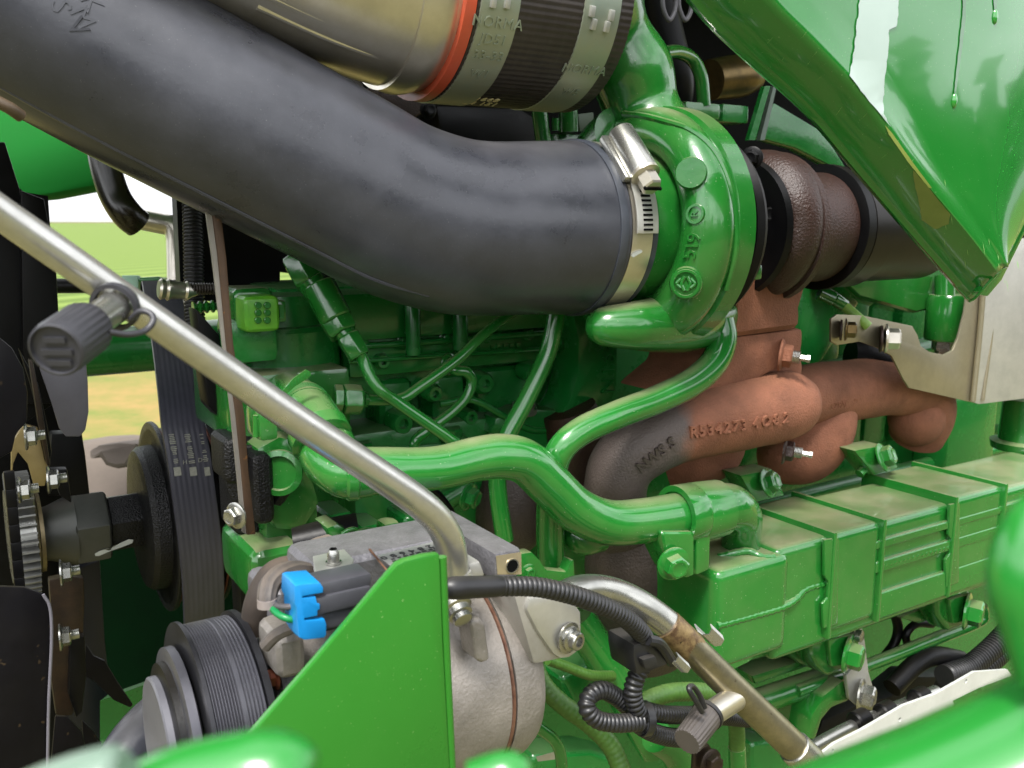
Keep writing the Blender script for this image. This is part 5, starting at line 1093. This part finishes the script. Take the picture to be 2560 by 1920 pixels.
# extend the panel to the right
m0 = len(vs); cols = 10
RE = [(2700, -190), (2740, -75), (2760, 20), (2780, 92), (2720, 245), (2660, 350), (2572, 526), (2528, 613), (2501, 671)]
cr_ = [r[-1] for r in st]; rr_ = [Q(x, y, .425) for x, y in RE]
A_ = spline([tuple(p) for p in cr_], 5); B_ = spline([tuple(p) for p in rr_], 5)
for i in range(n):
    a_, b_ = Vector(A_[i]), Vector(B_[i])
    for j in range(1, cols + 1):
        t = j / cols; vs.append(a_.lerp(b_, t) + N * .004 * math.sin(math.pi * t))
for i in range(n - 1):
    fs.append((i * k + k - 1, m0 + i * cols, m0 + (i + 1) * cols, (i + 1) * k + k - 1))
    for j in range(cols - 1): fs.append((m0 + i * cols + j, m0 + i * cols + j + 1, m0 + (i + 1) * cols + j + 1, m0 + (i + 1) * cols + j))
g = G(); g.add(vs, fs); hood = g.build('panel', GREENCLEAN, T, sharp=60)
sol = hood.modifiers.new('sheet', 'SOLIDIFY'); sol.thickness = .003; sol.offset = 0
g = G(); g.tube([(2424, 753, .440), (2441, 742, .432), (2470, 708, .424), (2500, 673, .4185), (2529, 611, .424), (2562, 546, .425), (2640, 390, .425)], 3.5, seg=10); g.build('hem', GREENCLEAN, T)
G().plate([(2442, 728), (2452, 736), (2470, 741), (2505, 700), (2562, 584), (2660, 390), (2640, 370), (2552, 545), (2494, 666)], .432, .004).build('hem_flange', GREENCLEAN, T, bev=.001)
bpy.context.view_layer.update()
def film(pts, m, nm, lift=.0006, jag=0, label=None, cat=None):
    """thin patch lying on the hood: outline subdivided and draped on the panel"""
    out = []
    for i in range(len(pts)):
        (x, y), (x2, y2) = pts[i], pts[(i + 1) % len(pts)]; L_ = math.hypot(x2 - x, y2 - y); q = max(1, int(L_ / 9))
        for s_ in range(q):
            t = s_ / q; jx = jag * random.uniform(-1, 1) if s_ else 0; out.append((x + (x2 - x) * t + jx, y + (y2 - y) * t + jx * .4))
    vs = []
    for x, y in out:
        p, n_ = hit(x, y, [hood]); vs.append(p - ray(x, y).normalized() * lift * 2.2)
    bm = bmesh.new(); bv = [bm.verts.new(v) for v in vs]; es = [bm.edges.new((bv[i], bv[(i + 1) % len(bv)])) for i in range(len(bv))]
    bmesh.ops.triangle_fill(bm, use_beauty=True, edges=es); bm.verts.index_update()
    g = G(); V_ = [v.co.copy() for v in bm.verts]; F_ = [tuple(v.index for v in f.verts) for f in bm.faces]; bm.free()
    g.add(V_, F_); return g.build(nm, m, T, label=label, sharp=180)
film([(2151, -60), (2250, -60), (2246, 29), (2241, 66), (2223, 74), (2217, 163), (2207, 253), (2209, 284), (2228, 318), (2205, 290), (2172, 252), (2124, 189), (2132, 145), (2147, 22)], SKYREFL, 'sky_reflection_patch', jag=1.8, label='pale ragged sky reflection painted on the panel')  # bright sky reflection, built as a pale patch on the panel
film([(2283, 425), (2330, 480), (2357, 513), (2376, 536), (2372, 560), (2338, 573), (2304, 550), (2296, 500), (2285, 450)], TAN, 'dried_stain', jag=1.5, label='dull tan stain near the panel crease')
film([(2212, 312), (2232, 335), (2285, 410), (2330, 470), (2322, 470), (2270, 405), (2222, 336)], mat('tan wet edge', '#75823a', None, .4), 'dried_stain', jag=.6)
WET = mat('wet paint streak', '#155a1c', None, .1, coat=.8)
film([(2408, -30), (2418, -30), (2413, 60), (2400, 160), (2390, 235), (2385, 235), (2396, 130), (2406, 40)], WET, 'water_streak', jag=.6); film([(2484, -30), (2496, -30), (2492, 20), (2486, 26), (2484, 5)], WET, 'water_streak')
for x, y in ((2385, 252), (2487, 42)):
    p, n_ = hit(x, y, [hood]); k_ = mpp(p); u_ = (Z - n_ * Z.dot(n_)).normalized()
    G().sphere(p, n_.cross(u_) * 9 * k_, u_ * 19 * k_, n_ * 7 * k_, 16, 10).build('water_drop', mat('water drop', '#2a7a2c', None, .05, coat=1), T)
SCR = mat('pale scratch', '#86b86a', None, .5)
for i in range(46):
    t = random.random(); j = random.randint(0, len(LE) - 2); tt = random.random()
    lx = LE[j][0] + (LE[j + 1][0] - LE[j][0]) * tt; ly = LE[j][1] + (LE[j + 1][1] - LE[j][1]) * tt
    x = lx + random.uniform(30, 190); y = ly - random.uniform(10, 60); L_ = random.uniform(8, 34); an = random.uniform(-.9, -.5) if x < 2330 else 1.4
    if not (20 < y < 700): continue
    w_ = .6
    film([(x, y), (x + math.cos(an) * L_ * .5 + w_, y + math.sin(an) * L_ * .5), (x + math.cos(an) * L_, y + math.sin(an) * L_ * 1.1), (x + math.cos(an) * L_ * .5 - w_, y + math.sin(an) * L_ * .5 + w_)], SCR, 'scratch', lift=.0003)

# ================================================================ lower right clutter
pipe('cooler_rail_pipe', 'slim green pipe passing behind the silver link towards the right', [(1990, 1728, .63), (2172, 1662, .63), (2300, 1612, .63), (2440, 1556, .63), (2455, 1535, .63), (2452, 1515, .63)], 16)
T = thing('lower_rail', 'thick green rail tube below the cooler', 'rail', (1980, 1760, .64))
G().tube([(1860, 1765, .64), (1990, 1722, .64), (2110, 1682, .64)], 32, seg=22).build('tube', GREENCAST, T)
G().plate([(1880, 1690), (2010, 1650), (2020, 1668), (1890, 1712)], .64, .03).build('ledge', GREENCAST, T, bev=.003)
T = thing('silver_link', 'bare silver flat link with a bolt at its lower end, under the cooler', 'link', (2155, 1760, .59))
G().plate([(2136, 1568), (2156, 1568), (2162, 1600), (2172, 1680), (2188, 1735), (2178, 1762), (2150, 1770), (2124, 1748), (2116, 1690), (2138, 1660)], .602, .005).build('strap', GALV, T, bev=.0012)
o = Q(2150, 1738, .60); G().hexbolt(o, N + E * .5, 30 * mpp(o), h=1.0).build('bolt', STEEL, T)
o = Q(2150, 1590, .592); G().lathe(o, N + E * .3, [(-.004, 15 * mpp(o)), (.002, 15 * mpp(o)), (.003, 10 * mpp(o))], 20).build('rivet', STEEL, T)
T = thing('curved_gusset', 'green curved gusset plate left of the silver link', 'bracket', (2050, 1830, .60))
G().plate([(2110, 1700), (2125, 1752), (2080, 1770), (2055, 1800), (2040, 1850), (2020, 1850), (2030, 1790), (2060, 1740)], .61, .03).build('plate', GREENCAST, T, bev=.004)
# dark under-hood trunking: black wires, wet black plate
for i, (pts, r, lab_) in enumerate((
    ([(2230, 1720, .62), (2290, 1660, .62), (2340, 1640, .62), (2400, 1650, .62)], 24, 'thick black cable bending under the slim green pipe'),
    ([(2205, 1650, .66), (2235, 1610, .66), (2245, 1570, .66), (2235, 1530, .66)], 12, 'thin dark cable rising behind the silver link'),
    ([(2280, 1640, .65), (2265, 1590, .65), (2290, 1560, .65), (2330, 1560, .65)], 10, 'short dark cable curled beside the second cooler mount'))):
    pipe('black_cable', lab_, pts, r, BLACK, 'cable')
for dy, lab_ in ((0, 'corrugated dark conduit at right edge, upper of two by the blurred green post'), (34, 'corrugated dark conduit at right edge, lower of two by the blurred green post')):
    conduit('corrugated_conduit', lab_, [(2360, 1690 + dy, .60), (2420, 1668 + dy * .8, .60), (2470, 1630 + dy * .8, .60), (2540, 1560 + dy, .60)], 26, pitch=.0046)
G().plate([(2020, 1900), (2060, 1800), (2150, 1760), (2230, 1740), (2290, 1690), (2420, 1690), (2440, 1720), (2200, 1850)], .66, .04).build('black_trough', BLACK, None, 'wet looking black trough under the cooler at lower right', 'trough', bev=.01)
G().tube([(2030, 1870, .56), (2120, 1822, .56), (2230, 1775, .57), (2340, 1730, .575)], 17, seg=18).build('plated_pipe', STEEL, None, 'plated steel pipe lying along the pale gasket plate', 'pipe')
for x, y in ((2150, 1800), (2215, 1780), (2300, 1745)):
    o = Q(x, y, .56); G().lathe(o, (E + Z * .02), [(-.010, 22 * mpp(o)), (-.008, 26 * mpp(o)), (.008, 26 * mpp(o)), (.010, 22 * mpp(o))], 24).build('pipe_grommet', BLACK, None, {2150: 'black grommet on the plated pipe, nearest the gusset', 2215: 'black grommet on the plated pipe, middle one', 2300: 'black grommet on the plated pipe, rightmost'}[x], 'grommet')
G().plate([(2050, 1888), (2085, 1860), (2160, 1822), (2259, 1764), (2340, 1735), (2405, 1698), (2436, 1680), (2519, 1674), (2530, 1690), (2447, 1720), (2382, 1752), (2390, 1775), (2250, 1840), (2160, 1880), (2060, 1930)], .52, .003, holes=((2082, 1877, 5), (2250, 1799, 6), (2415, 1703, 6))).build('gasket_plate', mat('pale gasket sheet', '#bdbfba', '#d2d3ce', .4, .3, scale=20), None, 'pale silver edge plate with small holes beside the blurred green cover', 'plate')
# braided hoses and tubes at bottom centre
def braid(name, label, pts, r):
    g = G(); g.tube(pts, r, seg=36, sub=10, step=.0009, mod_r=lambda w_, s: 1 + .035 * math.sin(w_ * 9 + s * 700) * math.sin(w_ * 9 - s * 700)); return g.build(name, BRAID, None, label, 'hose', 'green painted braided hoses', sharp=60)
braid('braided_hose', 'long green braided hose running down right beside the compressor', [(1330, 1650, .57), (1358, 1712, .56), (1405, 1760, .55), (1471, 1808, .54), (1526, 1864, .53), (1560, 1940, .52)], 24)
braid('braided_hose', 'green braided hose lying behind the looped conduit and lower dust cap', [(1600, 1762, .55), (1640, 1742, .55), (1690, 1730, .55), (1764, 1732, .555), (1830, 1750, .56)], 23)
braid('braided_hose', 'slim green braided hose passing behind the suction flange', [(1370, 1650, .62), (1420, 1668, .62), (1475, 1688, .62), (1530, 1690, .63)], 13)
braid('braided_hose', 'short green braided hose hanging at the foot of the suction pipe', [(1838, 1790, .52), (1842, 1830, .52), (1842, 1872, .52)], 20)
pipe('hose_tail', 'plain green tail tube below the short braided hose', [(1842, 1868, .52), (1846, 1960, .52)], 22)
pipe('oil_return_tube', 'broad green tube slanting down behind the harness junction', [(1440, 1540, .66), (1510, 1650, .65), (1580, 1770, .64), (1640, 1870, .63)], 46)
pipe('lower_tube', 'thin green tube curving beside the lower end of the compressor', [(1320, 1800, .56), (1350, 1822, .56), (1385, 1850, .56), (1402, 1890, .56), (1405, 1960, .56)], 15)
pipe('lower_tube', 'broad green tube at the bottom edge below the looped conduit', [(1640, 1840, .60), (1690, 1880, .60), (1720, 1960, .60)], 42, GREENCAST)
for pts, c_, nm in (([(1330, 1890), (1480, 1880), (1560, 1900), (1570, 1990), (1330, 1990)], .66, 'green casting at the bottom edge right of the compressor'), ([(1400, 1700), (1500, 1640), (1560, 1680), (1440, 1780)], .70, 'dark green slanted rib behind the long braided hose'), ([(1900, 1780), (2010, 1740), (2030, 1850), (1960, 1830)], .66, 'dull green casting beside the straight suction pipe'), ([(1880, 1860), (1930, 1850), (2000, 1920), (1990, 1990), (1880, 1990)], .66, 'green casting below the straight suction pipe')):
    G().plate(pts, c_, .04).build('block_casting', GREENDEEP, None, nm, 'casting', bev=.008, bseg=3)
G().prism([Q(x, y, .598) for x, y in ((1340, 1892), (1385, 1880), (1392, 1898), (1345, 1904))], -N * .0004).build('paper_tag', GALV, None, 'torn pale tag on the green casting at the bottom edge', 'tag')
o = Q(1775, 1905, .47); T = thing('bottom_bolt', 'dirty plated bolt with clip plate at the bottom edge by the lower dust cap', 'bolt', o)
G().hexbolt(o, N + Z * .1, 24 * mpp(o)).build('head', SHOE, T); G().plate([(1740, 1880), (1775, 1860), (1800, 1900), (1790, 1960), (1735, 1960)], .476, .006).build('clip_plate', SHOE, T, bev=.003)
# ================================================================ things in the dark above the engine
T = thing('upright_tube', 'dark green upright tube with clamp ears under the upper coupling', 'pipe', (1360, 370, .86))
G().tube([(1346, 220, .86), (1350, 290, .86), (1364, 400, .86)], 20, seg=18).build('tube', GREENCAST, T)
G().tube([(1420, 240, .86), (1422, 330, .86)], 24, seg=20, sub=1).build('socket', GREENCAST, T); G().tube([(1388, 296, .855), (1388, 326, .855)], 10, seg=14, sub=1).build('screw_barrel', GREENCAST, T)
G().plate([(1445, 285), (1485, 280), (1485, 310), (1450, 330)], .86, .01).build('ear', mat('dull grey green', '#4c5a48', None, .5), T, bev=.002); G().ebox(1395, 330, 1480, 420, .87, .03).build('body', GREENDEEP, T, bev=.008)
T = thing('vent_pipe', 'green hooked vent pipe on a square base above the turbocharger', 'pipe', (1760, 290, .78))
G().tube([(1660, 132, .76), (1695, 130, .77), (1730, 148, .78), (1752, 190, .78), (1760, 265, .78)], 17, seg=20).build('pipe', GREENCAST, T); G().ebox(1715, 252, 1800, 300, .775, .05).build('base', GREENCAST, T, bev=.003)
G().ebox(1808, 258, 1872, 310, .80, .04).build('hex_block', GREENDEEP, T, bev=.004)
G().tube([(1775, 200, .88, 50), (1850, 190, .88, 52), (1885, 188, .88, 40)], seg=28).build('brass_valve', BRASS, None, 'dull brass coloured can behind the hooked vent pipe', 'valve')
T = thing('wire_loops', 'two flat grey wire loops hanging at the top edge beside the hood', 'cable', (1690, 60, .70))
for x in (1672, 1712): G().tube([(x - 16, -20, .70), (x - 14, 20, .70), (x, 50, .70), (x + 14, 30, .70), (x + 16, 0, .70), (x + 4, -12, .70)], 6, seg=10).build('loop', mat('grey cable', '#4a484c', None, .45), T)
pipe('cable_bundle', 'thick black cable trunk behind the wire loops', [(1640, -60, .84), (1660, 60, .84), (1690, 200, .84), (1680, 280, .86)], 44, BLACK, 'cable')
T = thing('support_strut', 'dark green flat strut leaning between hood edge and turbine', 'strut', (1900, 350, .80))
G().plate([(1912, 215), (1926, 215), (1888, 350), (1872, 350)], .79, .006).build('bar', GREENDEEP, T); G().plate([(1934, 215), (1942, 215), (1912, 350), (1900, 350)], .80, .006).build('bar', mat('grey strut', '#5d6a60', None, .4, .3), T)
G().plate([(1935, 255), (2060, 330), (2130, 440), (1990, 370), (1900, 345)], .84, .02).build('dark_cover', GREENDEEP, None, 'dark green sheet between turbine and hood edge', 'cover', bev=.004)
G().tube([(640, 40, .92, 45), (720, 110, .92, 46), (800, 175, .92, 46), (880, 240, .93, 40)], seg=24).build('dusty_tube', mat('dusty grey tube', '#5e5650', '#4c4744', .6, scale=20), None, 'dusty grey tube in the gap between the two big pipes', 'tube')
T = thing('rusty_fitting', 'dark rusty fitting in the gap under the polished pipe', 'fitting', (1010, 290, 1.0))
G().plate([(940, 210), (1090, 225), (1085, 270), (1030, 300), (950, 260)], 1.0, .05).build('body', RUSTDK, T, bev=.006)
o = Q(1070, 275, .97); G().hexbolt(o, N, 16 * mpp(o)).build('bolt', BLACK, T)
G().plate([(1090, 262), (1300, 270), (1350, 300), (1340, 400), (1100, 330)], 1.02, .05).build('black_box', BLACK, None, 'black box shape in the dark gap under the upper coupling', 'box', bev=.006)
for pts, c1_, lab_ in (([(500, -30), (545, 10), (580, 0), (625, 16)], '#0f5a52', 'teal wire at the top edge left of the polished pipe'), ([(540, -30), (556, 14), (590, 10), (640, 20)], '#a8553c', 'reddish wire at the top edge left of the polished pipe')):
    pipe('loose_wire', lab_, [(x, y, .86) for x, y in pts], 6, mat('wire ' + c1_, c1_, None, .4), 'wire')
# ================================================================ blurred foreground bodywork
FG = mat('bright green body paint', '#1c6d26', '#1f7328', .25, scale=6, coat=.4)
g = G(); ed = [(1780, 1985), (1977, 1918), (2122, 1862), (2266, 1806), (2411, 1742), (2560, 1668), (2760, 1565)]
rows_ = []
for x, y in ed: rows_.append([P(x + 4, y + 10, .186), P(x, y, .183), P(x + 4, y + 10, .178), P(x + 20, y + 50, .170), P(x + 50, y + 140, .162), P(x + 120, y + 420, .15)])
vs = [v for r in rows_ for v in r]; k = 6; fs = [(i * k + j, i * k + j + 1, (i + 1) * k + j + 1, (i + 1) * k + j) for i in range(len(rows_) - 1) for j in range(k - 1)]
g.add(vs, fs); fo = g.build('fender_cover', FG, None, 'large out of focus bright green cover across the bottom right corner', 'body panel', sharp=180)
sol = fo.modifiers.new('sheet', 'SOLIDIFY'); sol.thickness = .002; sol.offset = -1
g = G(); g.wtube([(P(2640, 1260, 0.165), 0.00500), (P(2592, 1340, 0.165), 0.00640), (P(2566, 1450, 0.165), 0.00675), (P(2585, 1560, 0.165), 0.00600), (P(2610, 1700, 0.165), 0.00450)], seg=28); g.build('post', FG, None, 'out of focus green post at the right edge above the cover', 'post')
T = thing('front_bar', 'out of focus rounded green bar end across the bottom left', 'bar', P(560, 1920, .15))
g = G(); g.wtube([(P(300, 2030, 0.145), 0.00600), (P(430, 1990, 0.145), 0.00725), (P(560, 1962, 0.145), 0.00750), (P(660, 1950, 0.145), 0.00760), (P(735, 1955, 0.145), 0.00675), (P(775, 1965, 0.145), 0.00450)], seg=32); g.build('bar', FG, T)
g = G(); g.wtube([(P(-40, 2080, 0.135), 0.00550), (P(140, 2005, 0.135), 0.00575), (P(285, 1960, 0.135), 0.00560), (P(320, 1950, 0.135), 0.00400)], seg=28); g.build('pale_bar', mat('pale painted bar', '#64786a', None, .3), None, 'out of focus pale bar end in the bottom left corner', 'bar')
g = G(); g.wtube([(P(1180, 1960, 0.165), 0.00400), (P(1270, 1938, 0.165), 0.00425), (P(1310, 1955, 0.165), 0.00300)], seg=24); g.build('front_tab', FG, None, 'small out of focus green tab at the bottom edge under the compressor', 'tab')
# flat hood sheet added above, out of the frame, to shade the bay
g = G(); hz = 1.98
def at_h(u, c_): q = C0 + E * u + (-N) * c_; q.z = hz; return q
g.prism([at_h(-1.0, .56), at_h(1.9, .56), at_h(1.9, 1.5), at_h(-1.0, 1.5)], Z * .02)
g.build('shade_hood', GREENCLEAN, None, 'green hood sheet added above the view to shade the engine bay', 'hood')
